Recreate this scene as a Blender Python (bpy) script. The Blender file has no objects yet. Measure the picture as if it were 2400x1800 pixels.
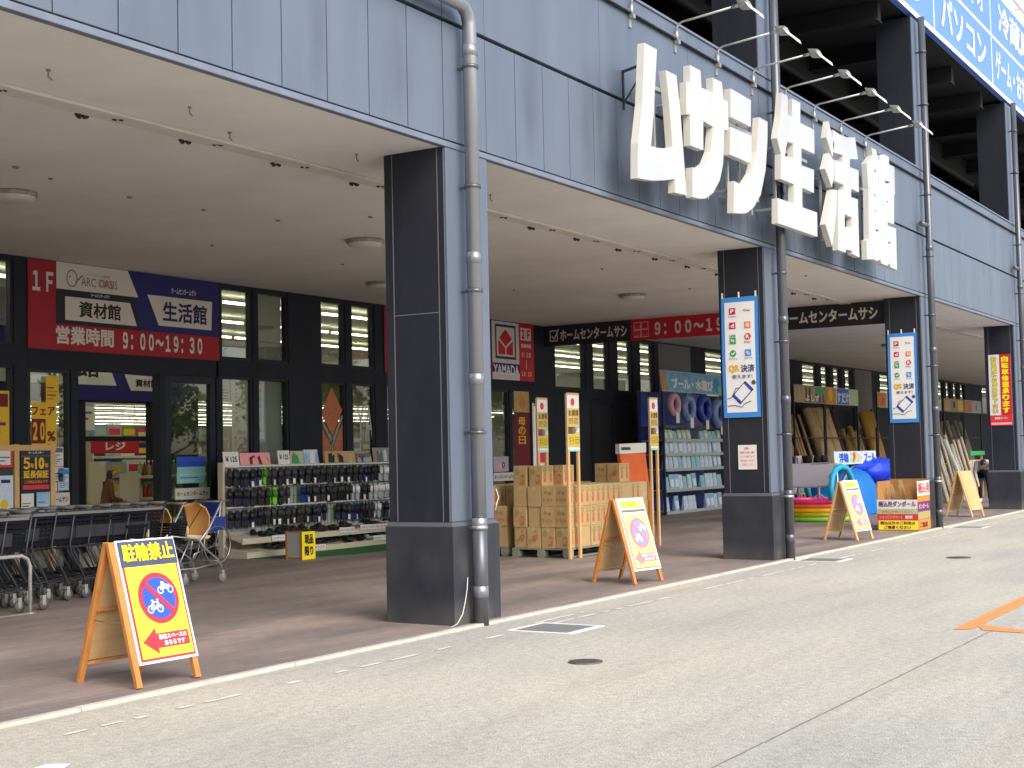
import bpy, bmesh, math, random
from mathutils import Vector, Matrix
from mathutils.geometry import tessellate_polygon
R = math.radians
rnd = random.Random(7)
C = bpy.context.scene.collection
scene = bpy.context.scene

# ------------------------------------------------------------------ camera
cd = bpy.data.cameras.new('camera')
cam = bpy.data.objects.new('camera', cd)
C.objects.link(cam)
cd.sensor_fit = 'HORIZONTAL'
cd.sensor_width = 36.0
cd.lens = 36.0 * 3286.68 / 2400.0
cd.clip_start = 0.1
cd.clip_end = 1500
_r = Vector((0.52215947, -0.85257039, -0.02175367))
_u = Vector((-0.03255399, -0.04541333, 0.99843771))
_d = Vector((0.85222633, 0.52063554, 0.05146757))
cam.matrix_world = Matrix(((_r.x, _u.x, -_d.x, 0), (_r.y, _u.y, -_d.y, 0), (_r.z, _u.z, -_d.z, 1.5), (0, 0, 0, 1)))
scene.camera = cam

# ------------------------------------------------------------------ light (bright overcast day)
SUN_EL, SUN_ROT = R(42), R(200)
w = bpy.data.worlds.new('World')
scene.world = w
w.use_nodes = True
nt = w.node_tree
nt.nodes.clear()
sky = nt.nodes.new('ShaderNodeTexSky')
sky.sky_type = 'NISHITA'
sky.sun_disc = False
sky.sun_elevation = SUN_EL
sky.sun_rotation = SUN_ROT
sky.air_density = 1.0
sky.dust_density = 3.0
sky.ozone_density = 1.0
bg = nt.nodes.new('ShaderNodeBackground')
bg.inputs['Strength'].default_value = 0.14
out = nt.nodes.new('ShaderNodeOutputWorld')
nt.links.new(sky.outputs[0], bg.inputs[0])
nt.links.new(bg.outputs[0], out.inputs[0])
sl = bpy.data.lights.new('sun', 'SUN')
sl.energy = 1.3
sl.angle = R(50)
sl.color = (1.0, 0.93, 0.83)
sun = bpy.data.objects.new('sun', sl)
C.objects.link(sun)
_sd = Vector((math.sin(SUN_ROT) * math.cos(SUN_EL), math.cos(SUN_ROT) * math.cos(SUN_EL), math.sin(SUN_EL)))
sun.rotation_euler = _sd.to_track_quat('Z', 'Y').to_euler()
vs = scene.view_settings
vs.view_transform = 'Standard'
vs.look = 'None'
vs.gamma = 1.0
vs.exposure = 1.08
vs.use_curve_mapping = False
scene.render.engine = 'CYCLES'
cy = scene.cycles
cy.use_denoising = True
cy.max_bounces = 7
cy.diffuse_bounces = 4
cy.glossy_bounces = 3
cy.transparent_max_bounces = 12
cy.caustics_reflective = False
cy.caustics_refractive = False
cy.sample_clamp_indirect = 6

# ------------------------------------------------------------------ materials
def lin(h):
    h = h.lstrip('#')
    o = []
    for i in (0, 2, 4):
        v = int(h[i:i + 2], 16) / 255
        o.append(v / 12.92 if v <= .04045 else ((v + .055) / 1.055) ** 2.4)
    return tuple(o) + (1.0,)
MATS = {}
def pm(name, col, rough=.55, metal=0.0, spec=.5, var=None, bump=None, emit=0.0, stretch=None, alpha=None):
    """procedural principled material; var = (scale, colour, amount), bump = (scale, strength)"""
    if name in MATS:
        return MATS[name]
    m = bpy.data.materials.new(name)
    m.use_nodes = True
    n, l = m.node_tree.nodes, m.node_tree.links
    b = n['Principled BSDF']
    col = lin(col) if isinstance(col, str) else tuple(col) + (1.0,)
    b.inputs['Base Color'].default_value = col
    b.inputs['Roughness'].default_value = rough
    b.inputs['Metallic'].default_value = metal
    b.inputs['Specular IOR Level'].default_value = spec
    co = None
    if var or bump:
        tc = n.new('ShaderNodeTexCoord')
        mp = n.new('ShaderNodeMapping')
        l.new(tc.outputs['Object'], mp.inputs[0])
        if stretch:
            mp.inputs['Scale'].default_value = stretch
        co = mp.outputs[0]
    if var:
        sc, c2, amt = var
        c2 = lin(c2) if isinstance(c2, str) else tuple(c2) + (1.0,)
        t = n.new('ShaderNodeTexNoise')
        t.inputs['Scale'].default_value = sc
        t.inputs['Detail'].default_value = 6
        t.inputs['Roughness'].default_value = .65
        l.new(co, t.inputs['Vector'])
        rp = n.new('ShaderNodeValToRGB')
        rp.color_ramp.elements[0].position = .32
        rp.color_ramp.elements[1].position = .68
        rp.color_ramp.elements[0].color = (0, 0, 0, 1)
        rp.color_ramp.elements[1].color = (amt, amt, amt, 1)
        l.new(t.outputs[0], rp.inputs[0])
        mx = n.new('ShaderNodeMix')
        mx.data_type = 'RGBA'
        l.new(rp.outputs[0], mx.inputs[0])
        mx.inputs[6].default_value = col
        mx.inputs[7].default_value = c2
        l.new(mx.outputs[2], b.inputs['Base Color'])
    if bump:
        t2 = n.new('ShaderNodeTexNoise')
        t2.inputs['Scale'].default_value = bump[0]
        t2.inputs['Detail'].default_value = 4
        l.new(co, t2.inputs['Vector'])
        bp = n.new('ShaderNodeBump')
        bp.inputs['Strength'].default_value = bump[1]
        bp.inputs['Distance'].default_value = .01
        l.new(t2.outputs[0], bp.inputs['Height'])
        l.new(bp.outputs[0], b.inputs['Normal'])
    if emit:
        b.inputs['Emission Color'].default_value = col
        b.inputs['Emission Strength'].default_value = emit
    MATS[name] = m
    return m
def glass_mat(name, tint, refl=.0):
    m = bpy.data.materials.new(name)
    m.use_nodes = True
    n, l = m.node_tree.nodes, m.node_tree.links
    n.clear()
    o = n.new('ShaderNodeOutputMaterial')
    tr = n.new('ShaderNodeBsdfTransparent')
    tr.inputs[0].default_value = tint + (1,)
    gl = n.new('ShaderNodeBsdfGlossy')
    gl.inputs['Roughness'].default_value = .015
    gl.inputs['Color'].default_value = (1, 1, 1, 1)
    fr = n.new('ShaderNodeFresnel')
    fr.inputs['IOR'].default_value = 2.1
    ad = n.new('ShaderNodeMath')
    ad.operation = 'ADD'
    ad.inputs[1].default_value = refl
    mx = n.new('ShaderNodeMixShader')
    l.new(fr.outputs[0], ad.inputs[0])
    ge = n.new('ShaderNodeNewGeometry')       # only the outer face of a pane mirrors
    iv = n.new('ShaderNodeMath')
    iv.operation = 'SUBTRACT'
    iv.inputs[0].default_value = 1.0
    mu = n.new('ShaderNodeMath')
    mu.operation = 'MULTIPLY'
    l.new(ge.outputs['Backfacing'], iv.inputs[1])
    l.new(ad.outputs[0], mu.inputs[0])
    l.new(iv.outputs[0], mu.inputs[1])
    l.new(mu.outputs[0], mx.inputs[0])
    l.new(tr.outputs[0], mx.inputs[1])
    l.new(gl.outputs[0], mx.inputs[2])
    l.new(mx.outputs[0], o.inputs[0])
    MATS[name] = m
    return m
def M(k):
    return MATS[k]

# ------------------------------------------------------------------ mesh helpers
class MB:
    def __init__(s):
        s.v, s.f, s.mi, s.sm = [], [], [], []
    def add(s, vs, fs, mi=0, smooth=False):
        o = len(s.v)
        s.v += [Vector(a) for a in vs]
        for f in fs:
            s.f.append([o + i for i in f])
            s.mi.append(mi)
            s.sm.append(smooth)
        return s
    def box(s, x0, x1, y0, y1, z0, z1, mi=0):
        return s.add([(x0, y0, z0), (x1, y0, z0), (x1, y1, z0), (x0, y1, z0), (x0, y0, z1), (x1, y0, z1), (x1, y1, z1), (x0, y1, z1)],
                     [(0, 3, 2, 1), (4, 5, 6, 7), (0, 1, 5, 4), (1, 2, 6, 5), (2, 3, 7, 6), (3, 0, 4, 7)], mi)
    def hexa(s, bot, top, mi=0):
        """frustum between two quads"""
        return s.add(list(bot) + list(top), [(0, 3, 2, 1), (4, 5, 6, 7), (0, 1, 5, 4), (1, 2, 6, 5), (2, 3, 7, 6), (3, 0, 4, 7)], mi)
    def bar(s, p0, p1, wx, wy, mi=0, up=(0, 0, 1)):
        """rectangular bar from p0 to p1"""
        p0, p1 = Vector(p0), Vector(p1)
        d = (p1 - p0).normalized()
        u = Vector(up)
        if abs(d.dot(u)) > .98:
            u = Vector((1, 0, 0))
        a = d.cross(u).normalized()
        b = a.cross(d).normalized()
        q = [(-wx / 2, -wy / 2), (wx / 2, -wy / 2), (wx / 2, wy / 2), (-wx / 2, wy / 2)]
        vs = [p0 + a * x + b * y for x, y in q] + [p1 + a * x + b * y for x, y in q]
        return s.add(vs, [(0, 1, 2, 3), (7, 6, 5, 4), (4, 5, 1, 0), (5, 6, 2, 1), (6, 7, 3, 2), (7, 4, 0, 3)], mi)
    def tube(s, pts, r, n=8, mi=0, closed=False, caps=True):
        pts = [Vector(p) for p in pts]
        N = len(pts)
        rs = r if isinstance(r, (list, tuple)) else [r] * N
        up = None
        rings = []
        for i in range(N):
            if closed:
                t = (pts[(i + 1) % N] - pts[i - 1]).normalized()
            else:
                t = (pts[min(i + 1, N - 1)] - pts[max(i - 1, 0)]).normalized()
            if up is None:
                up = Vector((0, 0, 1)) if abs(t.z) < .9 else Vector((1, 0, 0))
            a = t.cross(up)
            if a.length < 1e-4:
                a = t.cross(Vector((0, 1, 0)))
            a.normalize()
            b = a.cross(t).normalized()
            up = b
            rings.append([pts[i] + (a * math.cos(2 * math.pi * k / n) + b * math.sin(2 * math.pi * k / n)) * rs[i] for k in range(n)])
        vs = [p for rg in rings for p in rg]
        fs = []
        for i in range(N if closed else N - 1):
            j = (i + 1) % N
            for k in range(n):
                k2 = (k + 1) % n
                fs.append((i * n + k, i * n + k2, j * n + k2, j * n + k))
        s.add(vs, fs, mi, True)
        if caps and not closed:
            o = len(s.v) - len(vs)
            for ring, flip in ((0, True), (N - 1, False)):
                f = [o + ring * n + k for k in range(n)]
                s.f.append(f[::-1] if flip else f)
                s.mi.append(mi)
                s.sm.append(False)
        return s
    def cyl(s, p0, p1, r, n=16, mi=0):
        return s.tube([p0, p1], r, n, mi)
    def lathe(s, prof, c, n=24, mi=0, axis='z'):
        c = Vector(c)
        vs, fs = [], []
        for (r, h) in prof:
            for k in range(n):
                a = 2 * math.pi * k / n
                x, y = r * math.cos(a), r * math.sin(a)
                vs.append(c + (Vector((x, y, h)) if axis == 'z' else Vector((x, h, y)) if axis == 'y' else Vector((h, x, y))))
        for i in range(len(prof) - 1):
            for k in range(n):
                k2 = (k + 1) % n
                fs.append((i * n + k, i * n + k2, (i + 1) * n + k2, (i + 1) * n + k))
        return s.add(vs, fs, mi, True)
    def prism(s, poly, fn, d0, d1, mi=0, holes=()):
        """2-D outline (with holes) mapped by fn(x, y, d) and given thickness d0..d1"""
        loops = [list(poly)] + [list(h) for h in holes]
        flat = [p for lp in loops for p in lp]
        tris = tessellate_polygon([[Vector((p[0], p[1], 0)) for p in lp] for lp in loops])
        n = len(flat)
        vs = [fn(p[0], p[1], d0) for p in flat] + [fn(p[0], p[1], d1) for p in flat]
        fs = [tuple(t) for t in tris] + [tuple(n + i for i in reversed(t)) for t in tris]
        o = 0
        for lp in loops:
            for i in range(len(lp)):
                j = (i + 1) % len(lp)
                fs.append((o + i, o + j, n + o + j, n + o + i))
            o += len(lp)
        return s.add(vs, fs, mi)
    def tor(s, c, R0, r, axis='z', n=28, m=10, mi=0, sx=1.0):
        c = Vector(c)
        pts = []
        for k in range(n):
            a = 2 * math.pi * k / n
            x, y = R0 * math.cos(a) * sx, R0 * math.sin(a)
            pts.append(c + (Vector((x, y, 0)) if axis == 'z' else Vector((x, 0, y)) if axis == 'y' else Vector((0, x, y))))
        return s.tube(pts, r, m, mi, closed=True)
    def ell(s, c, rx, ry, rz, n=12, m=8, mi=0, fn=None):
        c = Vector(c)
        vs, fs = [], []
        for i in range(m + 1):
            t = math.pi * i / m
            for k in range(n):
                a = 2 * math.pi * k / n
                p = Vector((rx * math.sin(t) * math.cos(a), ry * math.sin(t) * math.sin(a), rz * math.cos(t)))
                vs.append(c + (fn(p) if fn else p))
        for i in range(m):
            for k in range(n):
                k2 = (k + 1) % n
                fs.append((i * n + k, (i + 1) * n + k, (i + 1) * n + k2, i * n + k2))
        return s.add(vs, fs, mi, True)
    def build(s, name, mats, parent=None, bevel=0, recalc=True):
        me = bpy.data.meshes.new(name)
        off = ORG.get(parent.name, Vector()) if parent else Vector()
        me.from_pydata([tuple(v - off) for v in s.v], [], s.f)
        if not isinstance(mats, (list, tuple)):
            mats = [mats]
        for m in mats:
            me.materials.append(MATS[m] if isinstance(m, str) else m)
        me.polygons.foreach_set('material_index', s.mi)
        me.polygons.foreach_set('use_smooth', s.sm)
        if recalc:
            bm = bmesh.new()
            bm.from_mesh(me)
            bmesh.ops.recalc_face_normals(bm, faces=bm.faces)
            bm.to_mesh(me)
            bm.free()
        o = bpy.data.objects.new(name, me)
        C.objects.link(o)
        if parent:
            o.parent = parent
            ORG[o.name] = off
        if bevel:
            b = o.modifiers.new('bevel', 'BEVEL')
            b.width = bevel
            b.segments = 2
            b.limit_method = 'ANGLE'
            b.angle_limit = R(40)
        return o
ORG = {}
def tag(o, label=None, cat=None, group=None, kind=None):
    if label:
        o['label'] = label
    if cat:
        o['category'] = cat
    if group:
        o['group'] = group
    if kind:
        o['kind'] = kind
    return o
def thing(name, label, cat, loc=(0, 0, 0), group=None, rz=0.0, local=False):
    """Empty at the thing's base; parts are meshed in world coordinates unless local"""
    o = bpy.data.objects.new(name, None)
    o.empty_display_size = .1
    C.objects.link(o)
    o.location = loc
    o.rotation_euler = (0, 0, rz)
    ORG[o.name] = Vector() if local else Vector(loc)
    return tag(o, label, cat, group)
def copy_tree(o, parent=None):
    c = o.copy()
    C.objects.link(c)
    if parent:
        c.parent = parent
    for ch in list(o.children):
        copy_tree(ch, c)
    return c
def dup(o, loc, rz=None, label=None, group=None, rot=None):
    c = copy_tree(o)
    c.location = loc
    if rz is not None:
        c.rotation_euler = (0, 0, rz)
    if rot is not None:
        c.rotation_euler = rot
    if label:
        c['label'] = label
    if group:
        c['group'] = group
    return c
def fz(y):
    """height of the arcade floor, which rises slightly towards the shop"""
    return .015 + .0085 * max(0.0, y - 6.86)

# ------------------------------------------------------------------ writing and flat graphics on real faces
_TX = {}
def text2d(s, bold):
    """lettering as filled outlines in a unit box; bold strokes are built from slightly shifted copies, each a hair in front of the last"""
    k = (s, bold)
    if k in _TX:
        return _TX[k]
    cu = bpy.data.curves.new('lettering', 'FONT')
    cu.body = s
    cu.size = 1.0
    cu.resolution_u = 2
    o = bpy.data.objects.new('lettering', cu)
    me = bpy.data.meshes.new_from_object(o)
    v0 = [(v.co.x, v.co.y) for v in me.vertices]
    f0 = [tuple(p.vertices) for p in me.polygons]
    n = len(v0)
    vs, fs = [], []
    sh = [(0, 0)] if bold < .012 else [(0, 0), (bold, bold), (-bold, -bold), (-bold, bold), (bold, -bold)]
    for j, (dx, dy) in enumerate(sh):
        vs += [(x + dx, y + dy, j) for x, y in v0]
        fs += [tuple(i + j * n for i in f) for f in f0]
    if vs:
        x0, x1 = min(a[0] for a in vs), max(a[0] for a in vs)
        y0, y1 = min(a[1] for a in vs), max(a[1] for a in vs)
        dx, dy = max(x1 - x0, 1e-6), max(y1 - y0, 1e-6)
        vs = [((a - x0) / dx, (b - y0) / dy, j) for a, b, j in vs]
    bpy.data.objects.remove(o)
    bpy.data.meshes.remove(me)
    bpy.data.curves.remove(cu)
    _TX[k] = (vs, fs)
    return _TX[k]
LAY = .003
class Cv:
    """flat canvas: o = lower left corner, r = right, u = up, n = outward normal"""
    def __init__(s, parent, o, r, u, bend=None):
        s.p, s.o, s.r, s.u = parent, Vector(o), Vector(r).normalized(), Vector(u).normalized()
        s.n = s.r.cross(s.u)
        s.g = {}
        s.bend = bend
        s.mats = {}
    def at(s, x, y, d=0.0):
        if s.bend:
            d += s.bend(x, y)
        return s.o + s.r * x + s.u * y + s.n * d
    def _mb(s, name, mat):
        g = s.g.setdefault(name, (MB(), []))
        if mat not in g[1]:
            g[1].append(mat)
        return g[0], g[1].index(mat)
    def poly(s, pts, mat, lay=1, name='print', thick=None, holes=()):
        b, mi = s._mb(name, mat)
        d = lay * LAY
        b.prism(pts, s.at, d, d - (LAY * .45 if thick is None else thick), mi, holes)
        return s
    def rect(s, x0, y0, x1, y1, mat, lay=1, name='print', thick=None):
        return s.poly([(x0, y0), (x1, y0), (x1, y1), (x0, y1)], mat, lay, name, thick)
    def grid(s, x0, y0, x1, y1, nx, ny, mat, lay=0, name='cloth', thick=.004):
        b, mi = s._mb(name, mat)
        d = lay * LAY
        vs, fs = [], []
        for dd in (d, d - thick):
            for j in range(ny + 1):
                for i in range(nx + 1):
                    vs.append(s.at(x0 + (x1 - x0) * i / nx, y0 + (y1 - y0) * j / ny, dd))
        k = (nx + 1) * (ny + 1)
        for j in range(ny):
            for i in range(nx):
                a = j * (nx + 1) + i
                fs.append((a, a + 1, a + nx + 2, a + nx + 1))
                fs.append((k + a, k + a + nx + 1, k + a + nx + 2, k + a + 1))
        b.add(vs, fs, mi, True)
        return s
    def circle(s, cx, cy, r, mat, lay=1, name='print', n=28, r2=None, ry=None):
        pts = [(cx + r * math.cos(2 * math.pi * k / n), cy + (ry or r) * math.sin(2 * math.pi * k / n)) for k in range(n)]
        hs = []
        if r2:
            hs = [[(cx + r2 * math.cos(2 * math.pi * k / n), cy + r2 * (ry or r) / r * math.sin(2 * math.pi * k / n)) for k in range(n)]]
        return s.poly(pts, mat, lay, name, holes=hs)
    def line(s, x0, y0, x1, y1, wd, mat, lay=1, name='print'):
        dx, dy = x1 - x0, y1 - y0
        L = math.hypot(dx, dy) or 1
        px, py = -dy / L * wd / 2, dx / L * wd / 2
        return s.poly([(x0 + px, y0 + py), (x0 - px, y0 - py), (x1 - px, y1 - py), (x1 + px, y1 + py)], mat, lay, name)
    def text(s, t, x0, y0, x1, y1, mat, lay=2, name='lettering', bold=.015, slant=0.0):
        vs, fs = text2d(t, bold)
        b, mi = s._mb(name, mat)
        d = lay * LAY
        b.add([s.at(x0 + (x1 - x0) * a + slant * (y1 - y0) * c, y0 + (y1 - y0) * c, d + j * .00025) for a, c, j in vs], fs, mi)
        return s
    def vtext(s, t, x0, y0, x1, y1, mat, lay=2, name='lettering', bold=.015, gap=.12):
        h = (y1 - y0) / len(t)
        for i, ch in enumerate(t):
            top = y1 - i * h
            if ch == 'ー':
                s.rect((x0 + x1) / 2 - (x1 - x0) * .07, top - h * .9, (x0 + x1) / 2 + (x1 - x0) * .07, top - h * .1, mat, lay, name)
                continue
            s.text(ch, x0, top - h * (1 - gap / 2), x1, top - h * gap / 2, mat, lay, name, bold)
        return s
    def flush(s, rename=None):
        out = {}
        for k, (b, mats) in s.g.items():
            out[k] = b.build(k, mats, s.p, recalc=(k not in ('lettering',)))
        s.g = {}
        return out

# ------------------------------------------------------------------ palette
pm('fascia_paint', (0.132, 0.160, 0.218), .42, 0, .45, var=(1.1, (0.098, 0.122, 0.168), .9), stretch=(1.5, 1, .28))
pm('fascia_paint_b', (0.132, 0.160, 0.220), .42, 0, .45, var=(.8, (0.096, 0.12, 0.168), .9), stretch=(2.2, 1, .22))
pm('ledge_paint', (0.125, 0.15, 0.20), .55, var=(3, (0.2, 0.23, 0.3), .6))
pm('gap_dark', (0.02, 0.022, 0.03), .8)
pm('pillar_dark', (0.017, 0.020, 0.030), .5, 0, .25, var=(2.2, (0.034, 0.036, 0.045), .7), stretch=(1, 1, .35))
pm('plinth_dark', (0.026, 0.029, 0.04), .45, 0, .3, var=(3.2, (0.055, 0.056, 0.062), .6), stretch=(1, 1, .5))
pm('trim_line', (0.15, 0.16, 0.185), .5)
pm('plinth_edge', (0.085, 0.09, 0.105), .5)
pm('pipe_pale', (0.30, 0.31, 0.34), .24, .55, .6, var=(4, (0.20, 0.21, 0.23), .6), stretch=(1, 1, .2))
pm('pipe_paint', (0.11, 0.115, 0.13), .26, .35, .6, var=(4, (0.09, 0.095, 0.11), .5), stretch=(1, 1, .2))
pm('soffit_paint', (0.83, 0.815, 0.795), .75, var=(.9, (0.70, 0.68, 0.645), .8), bump=(30, .08), stretch=(1, .5, 1))
pm('soffit_strip', (0.72, 0.69, 0.63), .6, var=(4, (0.58, 0.54, 0.48), .6))
pm('soot', (0.04, 0.036, 0.032), .9)
pm('anchor_grey', (0.22, 0.205, 0.19), .9)
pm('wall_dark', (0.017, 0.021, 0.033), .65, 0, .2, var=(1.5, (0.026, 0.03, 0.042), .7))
pm('frame_dark', (0.014, 0.018, 0.029), .45, 0, .3)
pm('wall_grey', (0.16, 0.16, 0.155), .6, var=(2, (0.12, 0.12, 0.115), .6))
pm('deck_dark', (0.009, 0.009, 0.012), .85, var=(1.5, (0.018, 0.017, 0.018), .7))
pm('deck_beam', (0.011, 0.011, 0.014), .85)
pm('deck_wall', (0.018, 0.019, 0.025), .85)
pm('upper_beige', (0.62, 0.55, 0.47), .7, var=(1.5, (0.55, 0.48, 0.4), .5))
pm('white_paint', (0.80, 0.80, 0.78), .4, var=(5, (0.72, 0.71, 0.67), .6))
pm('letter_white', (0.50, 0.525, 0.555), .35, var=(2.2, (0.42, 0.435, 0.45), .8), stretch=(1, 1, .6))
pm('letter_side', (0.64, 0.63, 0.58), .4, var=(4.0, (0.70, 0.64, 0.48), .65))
pm('galv', (0.50, 0.51, 0.50), .4, .6, var=(9, (0.34, 0.34, 0.33), .7))
pm('lamp_grey', (0.42, 0.42, 0.38), .5, .2, var=(14, (0.2, 0.2, 0.18), .9))
pm('lens', (0.75, 0.75, 0.72), .2)
pm('steel', (0.55, 0.56, 0.57), .3, .85)
pm('black', (0.012, 0.012, 0.014), .5)
pm('charcoal', (0.03, 0.032, 0.038), .5)
pm('rubber', (0.03, 0.03, 0.032), .7)
pm('grey_rubber', (0.22, 0.22, 0.23), .6)
pm('white', (0.80, 0.80, 0.80), .5)
pm('off_white', (0.66, 0.65, 0.60), .6)
pm('paper', (0.74, 0.73, 0.70), .7)
pm('pale_grey', (0.42, 0.43, 0.42), .5)
pm('banner_red', '#a01428', .6)
pm('red', '#c4182a', .55)
pm('sign_red', '#d8303c', .5)
pm('banner_navy', '#1d1a6a', .6)
pm('banner_black', '#1c1d27', .6)
pm('navy_text', '#1c1a5a', .6)
pm('banner_white', '#d9d5cf', .6)
pm('dark_red', '#6e1020', .6)
pm('orange_text', '#c8863a', .6)
pm('grey_text', '#6c6c70', .6)
pm('yellow', '#f6e21c', .5)
pm('gold', '#e6b820', .55)
pm('stake_yellow', '#d9c06a', .6, var=(14, '#c7a24e', .8))
pm('sign_yellow', '#ffe83a', .45)
pm('sign_blue', '#2b53c4', .5)
pm('head_navy', '#3a4160', .55, var=(8, '#4c5270', .7))
pm('board_blue', '#5f88dd', .45, var=(.5, '#6b93e2', .6))
pm('board_white', '#e9eff6', .4)
pm('sky_blue', '#3f8ad6', .55)
pm('pink', '#f0a7ab', .6)
pm('green', '#2fa05a', .55)
pm('dark_green', '#12402a', .7)
pm('lime', '#7cd030', .5)
pm('orange', '#ee7d1e', .5)
pm('purple', '#5a2a6a', .6)
pm('brown', '#6a4426', .7)
pm('black_text', '#17161a', .6)
pm('wood', '#c98a48', .55, var=(6, '#a9682e', .8), stretch=(6, 6, .6), bump=(20, .1))
pm('wood_light', '#d9b27a', .6, var=(6, '#c1935a', .7), stretch=(7, 7, .5))
pm('wood_old', '#a58a68', .75, var=(7, '#7d6649', .8), stretch=(7, 7, .6))
pm('plywood', '#c7a878', .7, var=(3, '#b18e5e', .7), stretch=(1, 1, 4))
pm('carton', '#c2a676', .8, var=(4, '#b09264', .6), bump=(20, .05))
pm('carton_old', '#b4834c', .8, var=(4, '#936636', .7))
pm('carton_print_red', '#bb5240', .8, var=(20, '#b58a5e', .95))
pm('carton_print_green', '#8a8c56', .8, var=(22, '#b09a66', .95))
pm('carton_tape', '#c8ab7c', .4)
pm('pallet', '#8f9484', .75, var=(6, '#6d7266', .7))
pm('basket', (0.008, 0.010, 0.015), .6, 0, .2)
pm('seat_orange', '#f7c07a', .45, var=(5, '#f0ac58', .6))
pm('cream_plastic', '#e8d2a8', .45)
pm('tyre', (0.09, 0.09, 0.09), .6)
pm('blue_vinyl', '#1d3f9a', .5)
pm('skin', '#c99a78', .6)
pm('hair', '#1a1512', .5)
pm('shirt_stripe', '#c9ccd0', .8)
pm('trousers', '#1c2030', .8)
pm('bamboo', '#b89a68', .6, var=(9, '#8d6d3e', .8), stretch=(9, 9, .5))
pm('bamboo_pale', '#c9b28a', .6, var=(9, '#a3865a', .8), stretch=(9, 9, .5))
pm('bamboo_gold', '#c39a4c', .6, var=(9, '#9a7430', .8), stretch=(9, 9, .5))
pm('reed_grey', '#a8a090', .7, var=(9, '#7d7468', .8), stretch=(9, 9, .5))
pm('maroon_sheet', '#3d1820', .7)
pm('sheet_blue', '#7fb0c8', .5)
pm('tent_blue', '#0a72c4', .5, var=(2, '#0a62ae', .6))
pm('tarp_blue', '#1440e0', .4)
pm('cyan', '#22b4e0', .4)
pm('shade_grey', '#b3aebd', .6)
pm('pool_pink', '#f0388c', .3)
pm('pool_orange', '#f6702a', .3)
pm('pool_yellow', '#f2b820', .3)
pm('pool_green', '#86d640', .3)
pm('pool_olive', '#b9b020', .3)
pm('pack_blue', '#a9c9e0', .35, var=(9, '#6aa0cc', .8))
pm('pack_white', '#d8e2ea', .35, var=(11, '#a8c4da', .8))
pm('pack_teal', '#8fd0d0', .35)
pm('pack_yellow', '#cfd08a', .4, var=(12, '#7fb0b8', .8))
pm('pack_navy', '#1c3a9a', .35)
pm('ring_clear', '#8aa4d8', .25, var=(8, '#39569c', .8))
pm('ring_pink', '#d8a8b8', .3, var=(8, '#a8708a', .7))
pm('shop_ceiling', (0.74, 0.72, 0.60), .8)
pm('shop_floor', (0.45, 0.44, 0.40), .3)
pm('shop_wall', (0.50, 0.48, 0.42), .8)
pm('shelf_cream', '#cfc7b0', .5)
pm('lamp_on', (1.0, 0.97, 0.80), .5, emit=5.0)
pm('leaf', (0.14, 0.19, 0.04), .6, var=(.9, (0.27, 0.28, 0.06), .9))
pm('bark', (0.10, 0.08, 0.06), .9)
pm('mat_green', '#1f7a3c', .9, var=(60, '#155a2c', .8))
pm('line_white', (0.74, 0.72, 0.67), .7, var=(9, (0.5, 0.49, 0.44), .8), bump=(60, .2))
pm('line_bright', (0.74, 0.74, 0.72), .7, var=(9, (0.6, 0.59, 0.56), .8))
pm('line_orange', '#e9934a', .7, var=(12, '#c98452', .7))
pm('iron', (0.10, 0.09, 0.085), .6, .3, var=(40, (0.16, 0.14, 0.13), .8))
pm('drain', (0.30, 0.325, 0.335), .5, .3, var=(30, (0.22, 0.24, 0.25), .8))
pm('kerb', (0.56, 0.53, 0.46), .8, var=(5, (0.40, 0.375, 0.33), .9), bump=(40, .2))
pm('crack', (0.21, 0.205, 0.185), .9)
glass_mat('pane_glass', (0.76, 0.80, 0.75), .05)
glass_mat('door_glass', (0.76, 0.80, 0.75), .05)

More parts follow.
